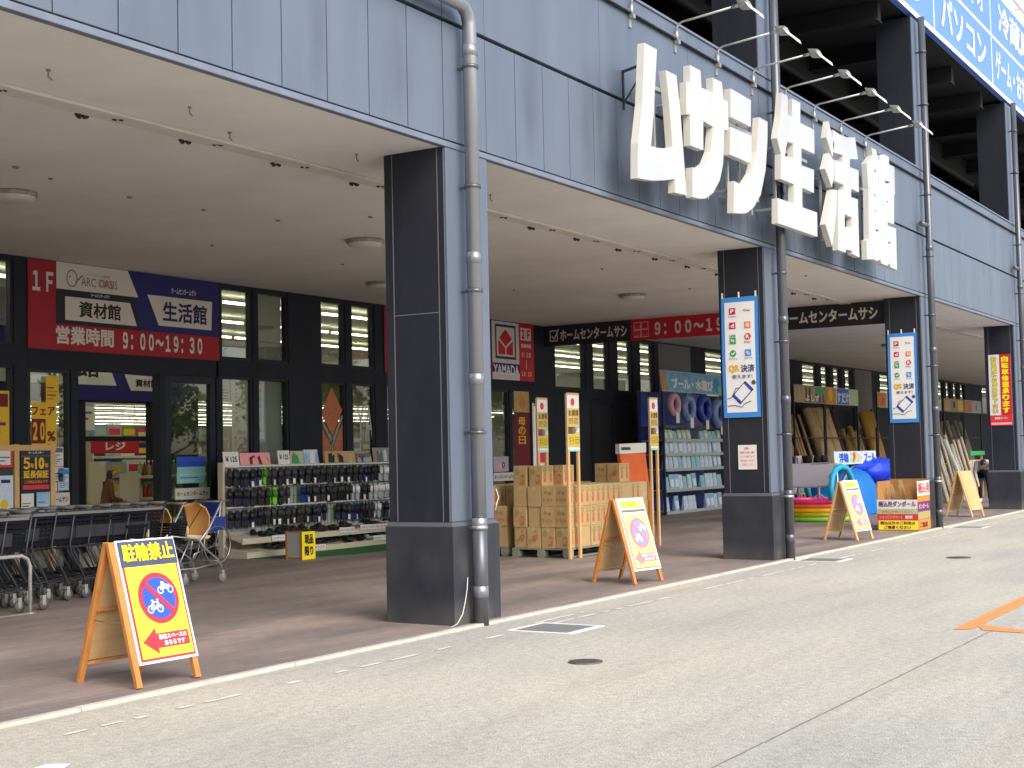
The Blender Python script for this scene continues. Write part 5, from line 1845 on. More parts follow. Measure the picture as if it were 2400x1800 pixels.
t = tag(MB().add([(15.6, 14.14, fz(14.1) + .004), (20.3, 14.14, fz(14.1) + .004), (20.3, 13.2, fz(13.2) + .004), (16.9, 13.2, fz(13.2) + .004), (15.6, 13.95, fz(13.9) + .004)], [(0, 1, 2, 3, 4)]).build('floor_mat', 'mat_green'), 'green turf mat on the paving in front of the sandal rack', 'mat')

# small yellow box sign in front of the rack
t = thing('box_sign', 'small yellow box sign with black writing in front of the sandal rack', 'sign', (15.86, 13.4, fz(13.3)))
z0 = fz(13.3)
b = MB()
for (x, y) in ((15.80, 13.28), (16.06, 13.28), (15.80, 13.56), (16.06, 13.56)):
    b.box(x - .018, x + .018, y - .018, y + .018, z0, .47)
b.box(15.80, 16.06, 13.27, 13.57, .44, .47)
b.box(15.80, 16.06, 13.27, 13.57, z0, z0 + .03)
b.build('frame', 'wood', t)
cv = Cv(t, (15.795, 13.57, z0 + .03), (0, -1, 0), (0, 0, 1)); cv.rect(.03, 0, .27, .36, 'pale_grey', 1, 'side_panel', .006); cv.flush()
cv = Cv(t, (15.785, 13.262, z0), (1, 0, 0), (0, 0, 1)); cv.rect(0, 0, .295, .40, 'yellow', 1, 'face_panel', .008)
cv.text('現品', .05, .22, .245, .36, 'black_text', 2, bold=.04); cv.text('限り', .05, .05, .245, .19, 'black_text', 2, bold=.04); cv.flush()

# ================================================================== CARTONS ON PALLETS
def pallet(x0, y0, wx, wy, label):
    z = fz((y0 + y0 + wy) / 2)
    t = thing('pallet', label, 'pallet', (x0, y0, z), 'plastic pallets under the cartons')
    b = MB()
    b.box(x0, x0 + wx, y0, y0 + wy, z + .11, z + .135)
    for yy in (y0, y0 + wy / 2 - .06, y0 + wy - .12):
        for xx in (x0, x0 + wx / 2 - .06, x0 + wx - .12):
            b.box(xx, xx + .12, yy, yy + .12, z + .018, z + .11)
    for yy in (y0, y0 + wy / 2 - .05, y0 + wy - .10):
        b.box(x0, x0 + wx, yy, yy + .10, z, z + .018)
    b.build('deck', 'pallet', t, bevel=.006)
    return z + .137
# one carton with printed faces; local x = long side 0.33, y = 0.225, z = 0.30
def carton(label, kind):
    t = thing('carton', label, 'carton', (0, 0, -5), 'printed cartons stacked on pallets', local=True)
    W, D_, H = .322, .218, .292
    b = MB(); b.box(0, W, 0, D_, 0, H); b.build('box', 'carton', t, bevel=.004)
    b = MB(); b.box(-.001, W + .001, D_ / 2 - .022, D_ / 2 + .022, H - .06, H + .0012); b.build('tape', 'carton_tape', t)
    for (o, r_, wd) in (((0, -.0005, 0), (1, 0, 0), W), ((-.0005, D_, 0), (0, -1, 0), D_)) if kind < 3 else ():
        cv = Cv(t, o, r_, (0, 0, 1))
        n = 2 if kind == 0 else 3
        if wd > .3:
            for i in range(2):
                c = (i + .5) * wd / 2
                cv.poly([(c - .028, .05), (c + .03, .05), (c + .035, .15), (c + .01, .205), (c - .02, .19), (c - .034, .12)], 'carton_print_red', .5, 'print')
                cv.poly([(c - .055, .19), (c + .05, .20), (c + .06, .235), (c - .04, .23)], 'carton_print_green', .5, 'print')
                cv.text('野菜' if kind else '果実', c - .035, .235, c + .035, .275, 'carton_print_green', .6, bold=.02)
        else:
            if kind == 0:
                cv.poly([(.11, .02), (.18, .02), (.185, .14), (.17, .165), (.125, .165), (.11, .12)], 'carton_print_red', .5, 'print')
                cv.text('果汁', .118, .06, .175, .14, 'carton_tape', .9, bold=.03)
                cv.poly([(.02, .17), (.07, .15), (.10, .20), (.08, .25), (.03, .24)], 'carton_print_green', .5, 'print')
            elif kind == 1:
                cv.poly([(.06, .10), (.13, .08), (.18, .15), (.16, .20), (.10, .17)], 'carton_print_red', .5, 'print')
                cv.poly([(.03, .03), (.08, .05), (.06, .13), (.02, .12)], 'carton_print_green', .5, 'print')
                cv.poly([(.12, .20), (.17, .22), (.15, .26), (.11, .25)], 'carton_print_green', .5, 'print')
            else:
                cv.text('トマト', .03, .06, .19, .12, 'carton_print_red', .5, bold=.03)
                cv.circle(.07, .20, .03, 'carton_print_green', .5); cv.circle(.14, .19, .025, 'carton_print_red', .5)
        cv.flush()
    return t
ck = [carton('brown printed carton stacked on the pallets right of the front pillar', 0), carton('brown printed carton stacked on the pallets right of the front pillar', 1), carton('brown printed carton stacked on the pallets right of the front pillar', 2), carton('brown printed carton stacked on the pallets right of the front pillar', 3)]
cu_ = [0, 0, 0, 0]
def put_carton(x, y, z, swap=0):
    k = rnd.choice([0, 0, 1, 1, 2, 3])
    loc = (x + rnd.uniform(-.012, .012), y + rnd.uniform(-.010, .010), z)
    rz = R(rnd.uniform(-1.2, 1.2))
    if cu_[k]:
        dup(ck[k], loc, rz)
    else:
        cu_[k] = 1; ck[k].location = loc; ck[k].rotation_euler = (0, 0, rz)
zp = pallet(17.38, 9.72, 2.66, .96, 'grey green plastic pallet under the nearer block of cartons')
for lay in range(3):
    for i in range(8):
        for j in range(4):
            if i not in (0, 1, 7) and j > 0 and lay < 2:
                continue            # cartons buried in the middle of the block are never seen
            put_carton(17.40 + i * .329, 9.74 + j * .228, zp + lay * .2945 + (.0 if lay else 0))
zp2 = pallet(17.45, 10.80, 2.66, .96, 'grey green plastic pallet under the block of cartons behind')
for lay in range(3):
    for i in range(8):
        for j in range(4):
            if (i > 0 and lay < 2) or (lay == 2 and i == 0 and j < 1):
                continue
            put_carton(17.47 + i * .329, 10.82 + j * .228, zp2 + lay * .2945)
for (x, y) in ((17.46, 10.20), (17.44, 10.44), (17.80, 10.05)):
    put_carton(x, y, zp + 3 * .2945)
put_carton(19.68, 10.30, zp + 3 * .2945); put_carton(19.64, 10.06, zp + 3 * .2945)

# tall wooden stakes with narrow yellow price boards
def stake_sign(x, y, wd, label, ztop=2.38):
    z = fz(y)
    t = thing('stake_sign', label, 'sign', (x, y, z), 'narrow yellow boards on tall wooden stakes')
    for xx in (x + .02, x + wd - .02):
        b = MB(); b.box(xx - .028, xx + .028, y - .02, y + .014, z, ztop - .01); b.build('stake', 'wood_light', t, bevel=.003)
    cv = Cv(t, (x - .01, y - .018, 1.55), (1, 0, 0), (0, 0, 1))
    W, H = wd + .02, ztop - 1.55
    cv.rect(0, 0, W, H, 'paper', 1, 'board', .006)
    cv.rect(.01, .06, W - .01, H - .22, 'stake_yellow', 2, 'print')
    cv.rect(.0, 0, W, .03, 'pack_teal', 2, 'print'); cv.rect(0, H - .03, W, H, 'plywood', 2, 'print'); cv.rect(.012, H * .30, W * .5, H * .42, 'brown', 2.5, 'print'); cv.rect(W * .55, H * .33, W - .012, H * .40, 'paper', 2.5, 'print')
    cv.circle(W * .45, H - .13, .055, 'sign_red', 2, 'print')
    cv.text('お買得', .03, H - .33, W - .03, H - .24, 'brown', 3, bold=.02)
    cv.text('野菜', .03, H - .45, W - .03, H - .35, 'carton_print_green', 3, bold=.02)
    cv.circle(W * .55, H - .53, .05, 'grey_text', 3, 'print'); cv.circle(W * .75, H - .51, .035, 'pack_blue', 3.4, 'print')
    cv.text('特価', .03, .10, W - .03, .22, 'yellow', 3.4, bold=.05)
    cv.text('特価', .035, .103, W - .035, .217, 'brown', 4, bold=.01)
    cv.flush()
stake_sign(17.26, 9.66, .33, 'tall yellow price board on stakes at the left corner of the carton block')
stake_sign(18.27, 10.74, .29, 'yellow price board on stakes behind the carton block, left one at the back')
stake_sign(19.96, 9.68, .27, 'yellow price board on stakes at the right corner of the carton block')
t = thing('price_card', 'black and yellow price card stuck low on the carton block', 'price card', (18.62, 9.70, .30))
cv = Cv(t, (18.62, 9.715, .26), (1, 0, 0), (0, 0, 1)); cv.rect(0, 0, .20, .30, 'black', 1, 'sheet', .004); cv.rect(.14, .0, .30, .32, 'paper', .8, 'sheet', .002)
cv.vtext('お買得', .02, .02, .15, .29, 'yellow', 2, bold=.04); cv.flush()

# orange display panel and white flag
t = thing('orange_panel', 'leaning orange display panel with a white top strip behind the cartons', 'panel', (23.2, 11.5, fz(11.5)))
b = MB(); b.hexa([(22.78, 11.44, fz(11.5)), (23.72, 11.44, fz(11.5)), (23.72, 11.50, fz(11.5)), (22.78, 11.50, fz(11.5))], [(22.70, 11.62, 1.55), (23.75, 11.62, 1.57), (23.75, 11.68, 1.57), (22.70, 11.68, 1.55)]); b.build('panel', 'orange_board', t)
b = MB(); b.hexa([(22.68, 11.600, 1.50), (23.76, 11.600, 1.52), (23.76, 11.69, 1.52), (22.68, 11.69, 1.50)], [(22.68, 11.61, 1.68), (23.78, 11.61, 1.70), (23.78, 11.69, 1.70), (22.68, 11.69, 1.68)]); b.build('top_strip', 'off_white', t)
b = MB(); b.box(22.74, 23.10, 11.594, 11.602, 1.57, 1.62); b.build('badge', 'charcoal', t)
t = thing('advertising_flag', 'white and red upright advertising flag on a pole behind the cartons', 'flag', (19.7, 11.6, fz(11.6)))
b = MB(); b.tube([(19.62, 11.6, fz(11.6)), (19.62, 11.6, 2.36)], .012, 8); b.tube([(19.62, 11.6, 2.34), (20.06, 11.6, 2.30)], .008, 8); b.build('pole', 'white_paint', t)
b = MB(); b.lathe([(0, .07), (.12, .06), (.18, .03), (.19, 0)], (19.62, 11.6, fz(11.6)), 20); b.build('base', 'grey_rubber', t)
cv = Cv(t, (19.63, 11.59, .95), (1, 0, 0), (0, 0, 1), bend=lambda x, y: .03 * math.sin(9 * x) * (1.3 - y))
cv.grid(0, 0, .42, 1.36, 10, 14, 'paper', 0, 'cloth'); cv.flush()
cv = Cv(t, (19.63, 11.555, .95), (1, 0, 0), (0, 0, 1))
cv.rect(.05, .44, .38, .60, 'red', 2, 'print'); cv.vtext('新生姜', .10, .66, .34, 1.28, 'navy_text', 2, bold=.03); cv.vtext('とろ', .08, .04, .36, .40, 'dark_red', 2, bold=.04); cv.flush()

# ================================================================== SWIMMING GOODS RACK
RX0, RX1, RY = 29.38, 33.0, 13.88
fzr = fz(13.9)
t = thing('swim_goods_rack', 'tall navy rack of summer swimming goods under a blue header board', 'display rack', (RX0, RY, fzr))
for x in (RX0, RX1 - .05):
    for y in (RY, RY + .62):
        b = MB(); b.box(x, x + .05, y, y + .05, fzr, 2.98); b.build('upright', 'frame_navy', t)
b = MB(); b.box(RX0 + .05, RX1 - .05, RY + .60, RY + .63, fzr + .05, 2.95); b.build('back_panel', 'pack_navy', t)
for z in (.13, .64, 1.12, 1.47, 1.80, 2.12):
    b = MB(); b.box(RX0 + .05, RX1 - .05, RY, RY + .60, z - .02, z); b.box(RX0 + .05, RX1 - .05, RY - .01, RY, z - .05, z + .02); b.build('shelf_board', 'frame_navy' if z > 1.9 else 'pale_grey', t)
cv = Cv(t, (RX0 - .10, RY - .04, 2.92), (1, 0, 0), (0, .12, 1))
cv.rect(0, 0, 3.62, .50, 'pack_blue', 0, 'header_board', .02)
cv.rect(.02, .02, 3.6, .48, 'header_blue', 1, 'print')
cv.poly([(.02, .02), (.30, .02), (.22, .48), (.02, .48)], 'orange_text', 2, 'print')
cv.circle(3.2, .22, .20, 'sky_blue', 2, 'print'); cv.circle(3.35, .12, .10, 'lime', 2.5, 'print')
cv.text('プール・水遊び', .55, .07, 2.95, .34, 'white', 4, bold=.045)
cv.flush()
def swim_ring(x, z, r, mat, label):
    q = thing('swim_ring', label, 'swim ring', (x, RY - .06, z - r), 'swim rings hanging on the rack', local=True)
    b = MB(); b.tor((0, 0, r), r * .72, r * .27, 'y', 32, 12, 0); b.build('ring', mat, q)
    b = MB(); b.box(-.09, .09, -.09, -.088, -.14, .10); b.build('price_card', 'paper', q)
    b = MB(); b.tube([(0, 0, 2 * r - .02), (0, 0, 2.93 - z + r)], .004, 5); b.build('string', 'white', q)
swim_ring(29.85, 2.62, .29, 'ring_pink', 'pale pink swim ring, leftmost on the swimming goods rack')
swim_ring(30.65, 2.55, .33, 'ring_clear', 'clear patterned swim ring hanging second on the swimming goods rack')
swim_ring(31.55, 2.55, .36, 'pack_navy', 'deep blue swim ring hanging third on the swimming goods rack')
swim_ring(32.45, 2.45, .38, 'ring_clear', 'large clear blue swim ring at the right of the swimming goods rack')
def bag(label, mat, w_, h_):
    q = thing('goods_bag', label, 'package', (0, 0, -5), 'packaged goods on the swimming rack', local=True)
    b = MB(); b.hexa([(0, 0, 0), (w_, 0, 0), (w_, .10, 0), (0, .10, 0)], [(.01, .035, h_), (w_ - .01, .035, h_), (w_ - .01, .065, h_), (.01, .065, h_)]); b.build('bag', mat, q, bevel=.01)
    b = MB(); b.hexa([(w_ * .2, -.003, h_ * .18), (w_ * .8, -.003, h_ * .18), (w_ * .8, .003, h_ * .18), (w_ * .2, .003, h_ * .18)], [(w_ * .2, .016, h_ * .66), (w_ * .8, .016, h_ * .66), (w_ * .8, .022, h_ * .66), (w_ * .2, .022, h_ * .66)]); b.build('label', rnd.choice(['pack_white', 'sky_blue', 'pack_blue', 'white']), q)
    return q
bags = [bag('pale blue bag of swimming goods on a rack shelf', 'pack_blue', .24, .36), bag('white bag of swimming goods on a rack shelf', 'pack_white', .22, .34), bag('teal bag of swimming goods on a rack shelf', 'pack_teal', .22, .30), bag('yellow green bag of swimming goods on a rack shelf', 'pack_yellow', .24, .24)]
bu = set()
for (z, ks, hmax) in ((.13, (0, 1, 0, 0), .36), (.64, (0, 1, 1, 2), .36), (1.12, (1, 1, 2, 0), .30), (1.47, (1, 1, 1, 0), .30), (1.80, (3, 3, 2, 3), .25)):
    x = RX0 + .08
    while x < RX1 - .28:
        k = rnd.choice(ks)
        if rnd.random() < .93:
            loc = (x, RY + .03, z + .002)
            if k in bu:
                o = dup(bags[k], loc, R(rnd.uniform(-4, 4)))
            else:
                bu.add(k); o = bags[k]; o.location = loc
            if hmax < .3 and k != 3:
                o.scale = (1, 1, .7)
        x += .255

# ================================================================== SUMMER TOYS BETWEEN THE SECOND AND THIRD PILLARS
zf = fz(10.2)
t = thing('paddling_pool', 'inflated rainbow paddling pool with a grey sunshade on cyan arches', 'paddling pool', (28.12, 9.78, zf))
PCX, PCY = 28.12, 9.78
for k, m in enumerate(('pool_green', 'pool_olive', 'pool_yellow', 'pool_orange', 'pool_pink')):
    b = MB()
    b.tor((PCX, PCY, zf + .05 + k * .088), .74 + .012 * (k == 4), .054, 'z', 48, 12)
    b.build('ring', m, t)
b = MB(); b.lathe([(.72, zf + .06), (0, zf + .05)], (PCX, PCY, 0), 40); b.build('pool_floor', 'pool_yellow', t)
ARC = [(27.36, zf + .43), (27.36, .72), (27.46, .95), (27.68, 1.09), (28.02, 1.15), (28.36, 1.11), (28.62, .95), (28.80, .72), (28.86, zf + .43)]
for y in (9.28, 10.28):
    b = MB()
    b.tube([(x, y, z) for x, z in ARC], .062, 12)
    b.build('arch', 'cyan', t)
b = MB()
prof = [(27.36, .78), (27.40, .90), (27.50, 1.03), (27.68, 1.155), (27.92, 1.21), (28.10, 1.22)]
vs, fs = [], []
m = 8
for (dx, dz) in ((0, 0), (.02, -.025)):
    for (x, z) in prof:
        for j in range(m + 1):
            vs.append((x + dx - .02, 9.30 + .98 * j / m, z + dz - .025 * math.sin(math.pi * j / m)))
K = len(prof) * (m + 1)
for i in range(len(prof) - 1):
    for j in range(m):
        q = i * (m + 1) + j
        fs += [(q, q + 1, q + m + 2, q + m + 1), (K + q, K + q + m + 1, K + q + m + 2, K + q + 1)]
b.add(vs, fs, 0, True)
b.build('sunshade', 'shade_grey', t)
b = MB()
b.tube([(27.6, 9.62, .46), (27.62, 9.62, .82)], .03, 8)
b.tube([(27.5, 9.75, .46), (27.62, 9.62, .62), (27.72, 9.45, .46)], .012, 6)
b.build('prop', 'pale_grey', t)
# pop-up tent
t = thing('pop_up_tent', 'blue pop up beach tent beside the paddling pool', 'tent', (31.2, 9.9, zf))
b = MB()
n, m = 20, 12
vs, fs = [], []
cx, cy = 31.05, 10.25
for i in range(m + 1):
    ph = math.pi * i / m
    for j in range(n + 1):
        th = math.pi * j / n
        r = 1.12
        x = cx - r * math.cos(th)
        h = 1.14 * math.sin(th)
        vs.append((x, cy - .75 * math.cos(ph) * (.35 + .65 * math.sin(th)), zf + .01 + h * math.sin(ph) ** .7))
for i in range(m):
    for j in range(n):
        a = i * (n + 1) + j
        fs.append((a, a + 1, a + n + 2, a + n + 1))
b.add(vs, fs, 0, True)
b.build('canopy', 'tent_blue', t)
b = MB()
pts = [(cx - 1.12 * math.cos(math.pi * j / 24), cy - .55 * math.sin(math.pi * j / 24) ** .5 * .62, zf + .02 + 1.15 * math.sin(math.pi * j / 24) * .94) for j in range(25)]
b.tube(pts, .022, 8)
b.build('hoop', 'reed_grey', t)
b = MB(); b.box(cx - 1.0, cx + 1.0, cy - .72, cy + .6, zf, zf + .012); b.build('groundsheet', 'tarp_blue', t)
b = MB()
for k in range(14):
    b.ell((31.75 + rnd.uniform(-.2, .35), 9.62 + rnd.uniform(-.15, .1), zf + .06 + rnd.uniform(0, .12)), .13, .10, .06, 8, 6)
b.build('folded_flap', 'tarp_blue', t)
# heap of bright blue beach float vinyl behind
t = thing('blue_float_heap', 'heap of bright blue vinyl floats piled behind the tent', 'float', (32.3, 10.4, zf))
b = MB()
def wrinkle(v):
    a = math.sin(v.x * 9 + v.y * 5) * .05 + math.sin(v.x * 17 - v.z * 14) * .03 + math.sin(v.z * 23 + v.y * 9) * .02
    return v * (1 + a)
b.ell((32.35, 9.95, 1.0), 1.0, .5, .30, 36, 20, 0, wrinkle)
b.ell((31.5, 10.1, 1.12), .8, .4, .20, 30, 16, 0, wrinkle)
b.ell((32.8, 9.7, .86), .55, .4, .34, 24, 14, 0, wrinkle)
b.build('vinyl', 'tarp_blue', t)
b = MB(); b.box(31.9, 33.1, 9.7, 10.5, zf, .72); b.build('stand', 'charcoal', t)
t = thing('toy_sign', 'white, blue and red picture sign above the tent and pool', 'sign', (30.6, 9.75, 1.17))
cv = Cv(t, (29.15, 9.78, 1.165), (1, 0, 0), (0, .05, 1))
cv.rect(0, 0, 2.95, .285, 'pack_white', 0, 'board', .012)
cv.text('浮輪', .30, .04, .95, .25, 'sign_blue', 1.6, bold=.04); cv.text('プール', 2.05, .06, 2.85, .24, 'sign_blue', 1.6, bold=.04)
cv.poly([(1.05, .03), (1.65, .03), (1.95, .14), (1.5, .27), (1.1, .25)], 'pack_yellow', 1, 'print'); cv.circle(1.35, .18, .09, 'sign_red', 1.6); cv.circle(1.65, .12, .07, 'pink', 1.9); cv.circle(1.28, .08, .05, 'green', 2.2)
cv.flush()
b = MB(); b.tube([(29.4, 9.82, zf), (29.4, 9.82, 1.2)], .014, 8); b.tube([(31.9, 9.82, zf), (31.9, 9.82, 1.2)], .014, 8); b.build('post', 'steel', t)

# cardboard bin against the third pillar
z0 = fz(7.2)
t = thing('cardboard_bin', 'low bin of used cardboard with red and yellow notices against the third pillar', 'bin', (25.4, 7.3, z0))
bx0, bx1, by0, by1 = 25.08, 25.90, 6.93, 7.66
b = MB()
b.box(bx0, bx0 + .02, by0, by1, z0, .575)
b.box(bx0 + .02, bx1, by0, by0 + .02, z0, .90)
b.box(bx0 + .02, bx1, by1 - .02, by1, z0, .90)
b.box(bx1 - .02, bx1, by0 + .02, by1 - .02, z0, .93)
b.box(bx0 + .02, bx1 - .02, by0 + .02, by1 - .02, z0, z0 + .02)
b.hexa([(bx0, by1 - .02, .575), (bx0 + .02, by1 - .02, .575), (bx0 + .02, by1, .575), (bx0, by1, .575)], [(bx0 + .015, by1 - .02, .90), (bx0 + .02, by1 - .02, .90), (bx0 + .02, by1, .90), (bx0 + .015, by1, .90)])
b.build('bin_body', 'carton_old', t)
cv = Cv(t, (bx0 - .001, by1, z0), (0, -1, 0), (0, 0, 1))
cv.rect(.0, .39, .73, .555, 'paper', 1, 'notice'); cv.text('梱込用ダンボール', .03, .425, .70, .53, 'purple', 2, bold=.025)
cv.rect(.0, .30, .73, .385, 'pack_yellow', 1, 'notice'); cv.text('ご自由にお使いください', .03, .32, .66, .37, 'orange_text', 2, bold=.02)
cv.rect(.0, .19, .73, .295, 'sign_red', 1, 'notice'); cv.text('ショッピングカート', .04, .215, .46, .275, 'pack_yellow', 2, bold=.02); cv.text('厳禁', .50, .215, .64, .275, 'paper', 2, bold=.03)
cv.rect(.02, .02, .73, .185, 'sign_yellow', 1, 'notice'); cv.text('梱込以外のご利用は', .05, .11, .68, .17, 'dark_red', 2, bold=.03); cv.text('ご遠慮ください', .12, .035, .60, .095, 'dark_red', 2, bold=.03)
cv.flush()
cv = Cv(t, (bx0, by0 - .001, z0), (1, 0, 0), (0, 0, 1))
cv.rect(.0, .62, .80, .88, 'paper', 1, 'notice'); cv.text('梱込用', .04, .66, .76, .85, 'sign_red', 2, bold=.03)
cv.rect(.0, .52, .80, .61, 'orange', 1, 'notice'); cv.rect(.0, .34, .80, .51, 'purple', 1, 'notice'); cv.text('ダンボール', .05, .38, .7, .48, 'pink', 2, bold=.02)
cv.rect(.0, .20, .80, .33, 'carton_print_green', 1, 'notice'); cv.rect(.03, .02, .80, .18, 'orange_text', 1, 'notice'); cv.text('ご遠慮', .08, .05, .6, .15, 'dark_red', 2, bold=.03)
cv.flush()
for k in range(12):
    y = by0 + .04 + .55 * ((k * 5) % 12) / 12
    lean = rnd.uniform(.02, .30)
    x = bx0 + .08 + k * .052
    h = rnd.uniform(.55, .92)
    q = thing('cardboard_sheet', 'flattened cardboard sheet standing in the bin by the third pillar', 'cardboard', (x, y, z0 + .03), 'flattened cardboard in the bin', local=True)
    b = MB()
    wd = rnd.uniform(.05, .14)
    b.hexa([(0, 0, 0), (.012, 0, 0), (.012, wd, 0), (0, wd, 0)], [(.03, lean, h), (.042, lean, h), (.042, lean + wd, h), (.03, lean + wd, h)])
    b.build('sheet', rnd.choice(['carton_old', 'carton', 'wood_light']), q)

# ================================================================== ROLLS AND POLES FARTHER ALONG THE SHOP FRONT
zr = fz(14.2)
def roll_rack(x0, x1, label, head, header=True, ztop=2.88):
    t = thing('leaning_rack', label, 'rack', (x0, 14.3, zr))
    for x in (x0, x1 - .05):
        b = MB(); b.box(x, x + .05, 14.10, 14.15, zr, ztop + .5 if header else ztop); b.box(x, x + .05, 14.9, 14.95, zr, ztop); b.box(x, x + .05, 14.15, 14.9, zr, zr + .05); b.build('upright', 'frame_dark', t)
    for z in (.55, 1.85):
        b = MB(); b.tube([(x0, 14.14, z), (x1, 14.14, z)], .02, 8); b.build('cross_rail', 'brown', t)
    if header:
        cv = Cv(t, (x0, 14.09, ztop), (1, 0, 0), (0, 0, 1))
        W = x1 - x0
        cv.rect(0, 0, W, .52, head[0], 1, 'header_board', .02)
        head[1](cv, W, .52)
        cv.flush()
    return t
def hd_a(cv, W, H):
    for i in range(9):
        cv.poly([(.05 + i * W / 9, .03), (.12 + i * W / 9 + .1, .03), (.1 + i * W / 9 + rnd.uniform(0, .2), H - .05), (.04 + i * W / 9, H - .08)], rnd.choice(['brown', 'dark_red', 'plywood', 'maroon_sheet']), 2 + .1 * i)
    cv.rect(W * .66, .28, W * .95, .45, 'green', 3.5, 'print')
    cv.text('よしず', W * .35, .05, W * .8, .25, 'paper', 4, bold=.04)
def hd_b(cv, W, H):
    cv.rect(.02, .02, .95, H - .02, 'orange_text', 2, 'print'); cv.circle(.45, .3, .2, 'gold', 2.5)
    cv.rect(W * .34, .02, W * .7, H - .02, 'sign_blue', 2, 'print')
    cv.text('すだれ', W * .33, .06, W * .74, .40, 'pack_white', 3, bold=.04)
def hd_c(cv, W, H):
    cv.rect(.02, .02, W * .45, H - .02, 'orange_text', 2, 'print'); cv.circle(W * .3, .2, .14, 'sign_red', 2.6); cv.circle(W * .7, .25, .16, 'green', 2.4)
def hd_d(cv, W, H):
    cv.rect(.02, .02, W * .3, H - .02, 'plywood', 2, 'print'); cv.circle(W * .5, .28, .14, 'maroon_sheet', 2.4); cv.rect(W * .68, .05, W * .95, H - .05, 'gold', 2, 'print')
roll_rack(38.6, 41.28, 'rack of thin poles under a dark red picture header, beyond the second pillar', ('reed_grey', hd_a))
roll_rack(41.33, 44.5, 'rack of thick rolled screens under a blue and orange picture header', ('pack_yellow', hd_b))
roll_rack(44.55, 46.5, 'rack of bundled canes without a header, beyond the rolled screens', ('reed_grey', hd_b), header=False, ztop=2.2)
roll_rack(46.6, 48.6, 'rack of golden rolled screens partly hidden by the third pillar', ('pack_yellow', hd_c))
roll_rack(55.2, 58.3, 'far rack of grey poles under a pale header, right of the third pillar', ('reed_grey', hd_d))
roll_rack(58.4, 61.3, 'farthest rack of grey rolls under a pink and grey header', ('shade_grey', hd_c))
def leaner(name, label, cat, grp, x, y, lean_x, L, r, mat, lean_y=.55, z=None, ends=True):
    t = thing(name, label, cat, (x, y, zr if z is None else z), grp, local=True)
    b = MB()
    top = Vector((lean_x, lean_y, math.sqrt(max(.1, L * L - lean_x ** 2 - lean_y ** 2))))
    p = [top * k for k in (0, .02, .25, .252, .5, .75, .752, 1.0)]
    b.tube(p, [r, r, r, r * .96, r, r, r * .96, r * .97], 12)
    if ends:
        for k in (.2, .5, .8):
            b.tube([top * (k - .004), top * (k + .004)], r * 1.03, 12)
    b.build('roll', mat, t)
    return t
p_ = leaner('thin_pole', 'thin tan pole leaning in the rack under the dark red header', 'pole', 'thin poles leaning in a rack', 38.9, 14.2, -.5, 2.6, .045, 'bamboo')
for k in range(1, 15):
    dup(p_, (38.95 + k * .155, 14.18 + rnd.uniform(-.05, .1), zr), R(rnd.uniform(-10, 10)))
r_ = leaner('screen_roll', 'thick tan rolled bamboo screen leaning under the blue and orange header', 'rolled screen', 'thick rolled screens leaning in a rack', 41.95, 14.12, -.75, 2.85, .145, 'bamboo_pale')
for k in range(1, 6):
    q = dup(r_, (41.95 + k * .36, 14.12 + (k % 2) * .06, zr), R(rnd.uniform(-5, 5)))
leaner('dark_sheet_roll', 'dark maroon roll leaning at the right end of the screen rack', 'roll', None, 44.1, 14.25, -.45, 2.75, .17, 'maroon_sheet')
leaner('dark_sheet_roll', 'dusky rose roll leaning between the tan rolls and the maroon roll', 'roll', None, 43.85, 14.1, -.8, 2.7, .09, 'pink_brown') if False else None
c_ = leaner('cane_bundle', 'brown bundle of canes leaning in the rack without a header', 'cane bundle', 'bundles of canes leaning in a rack', 44.85, 14.2, -.15, 2.15, .10, 'bamboo')
for k in range(1, 7):
    q = dup(c_, (44.85 + k * .24, 14.2 + rnd.uniform(-.04, .12), zr), R(rnd.uniform(-40, 40)))
    q.scale = (1, 1, rnd.uniform(.85, 1.05))
g_ = leaner('screen_roll', 'golden rolled screen leaning just left of the third pillar', 'rolled screen', 'golden rolled screens beside the third pillar', 47.2, 14.15, -.4, 2.75, .17, 'bamboo_gold')
dup(g_, (47.62, 14.2, zr), R(4)); dup(g_, (48.05, 14.18, zr), R(-3))
w_ = leaner('grey_roll', 'grey white roll leaning in the far racks right of the third pillar', 'roll', 'grey rolls leaning in the far racks', 55.5, 14.1, -.4, 2.6, .10, 'reed_grey')
for k in range(1, 14):
    q = dup(w_, (55.5 + k * .40, 14.1 + rnd.uniform(-.1, .1), zr), R(rnd.uniform(-12, 12)))
    q.scale = (1, 1, rnd.uniform(.8, 1.0))
# nearer grey poles standing along the pavement right of the third pillar
v_ = leaner('grey_pole', 'grey brown pole leaning low on a trestle between the third and fourth pillars', 'pole', 'grey poles leaning on a trestle', 36.85, 9.4, -.25, 1.75, .045, 'reed_grey', .35, fz(9.4))
for k in range(1, 18):
    q = dup(v_, (36.85 + k * .185, 9.4 + rnd.uniform(-.06, .06), fz(9.4)), R(rnd.uniform(-12, 12)))
    q.scale = (1, 1, rnd.uniform(.85, 1.05))
t = thing('pole_trestle', 'dark low trestle holding grey poles between the third and fourth pillars', 'trestle', (38.3, 9.7, fz(9.7)))
b = MB()
for z in (.45, 1.05):
    b.tube([(36.5, 9.62, z), (40.2, 9.62, z)], .02, 8)
for x in (36.5, 38.35, 40.2):
    b.tube([(x, 9.62, fz(9.6)), (x, 9.62, 1.25)], .02, 8); b.tube([(x, 10.1, fz(10)), (x, 9.62, 1.2)], .02, 8)
b.build('frame', 'brown', t)
leaner('white_plank', 'long white plank leaning behind the farthest folding sign', 'plank', None, 35.55, 8.5, -.75, 1.85, .06, 'off_white', .4, fz(8.5))
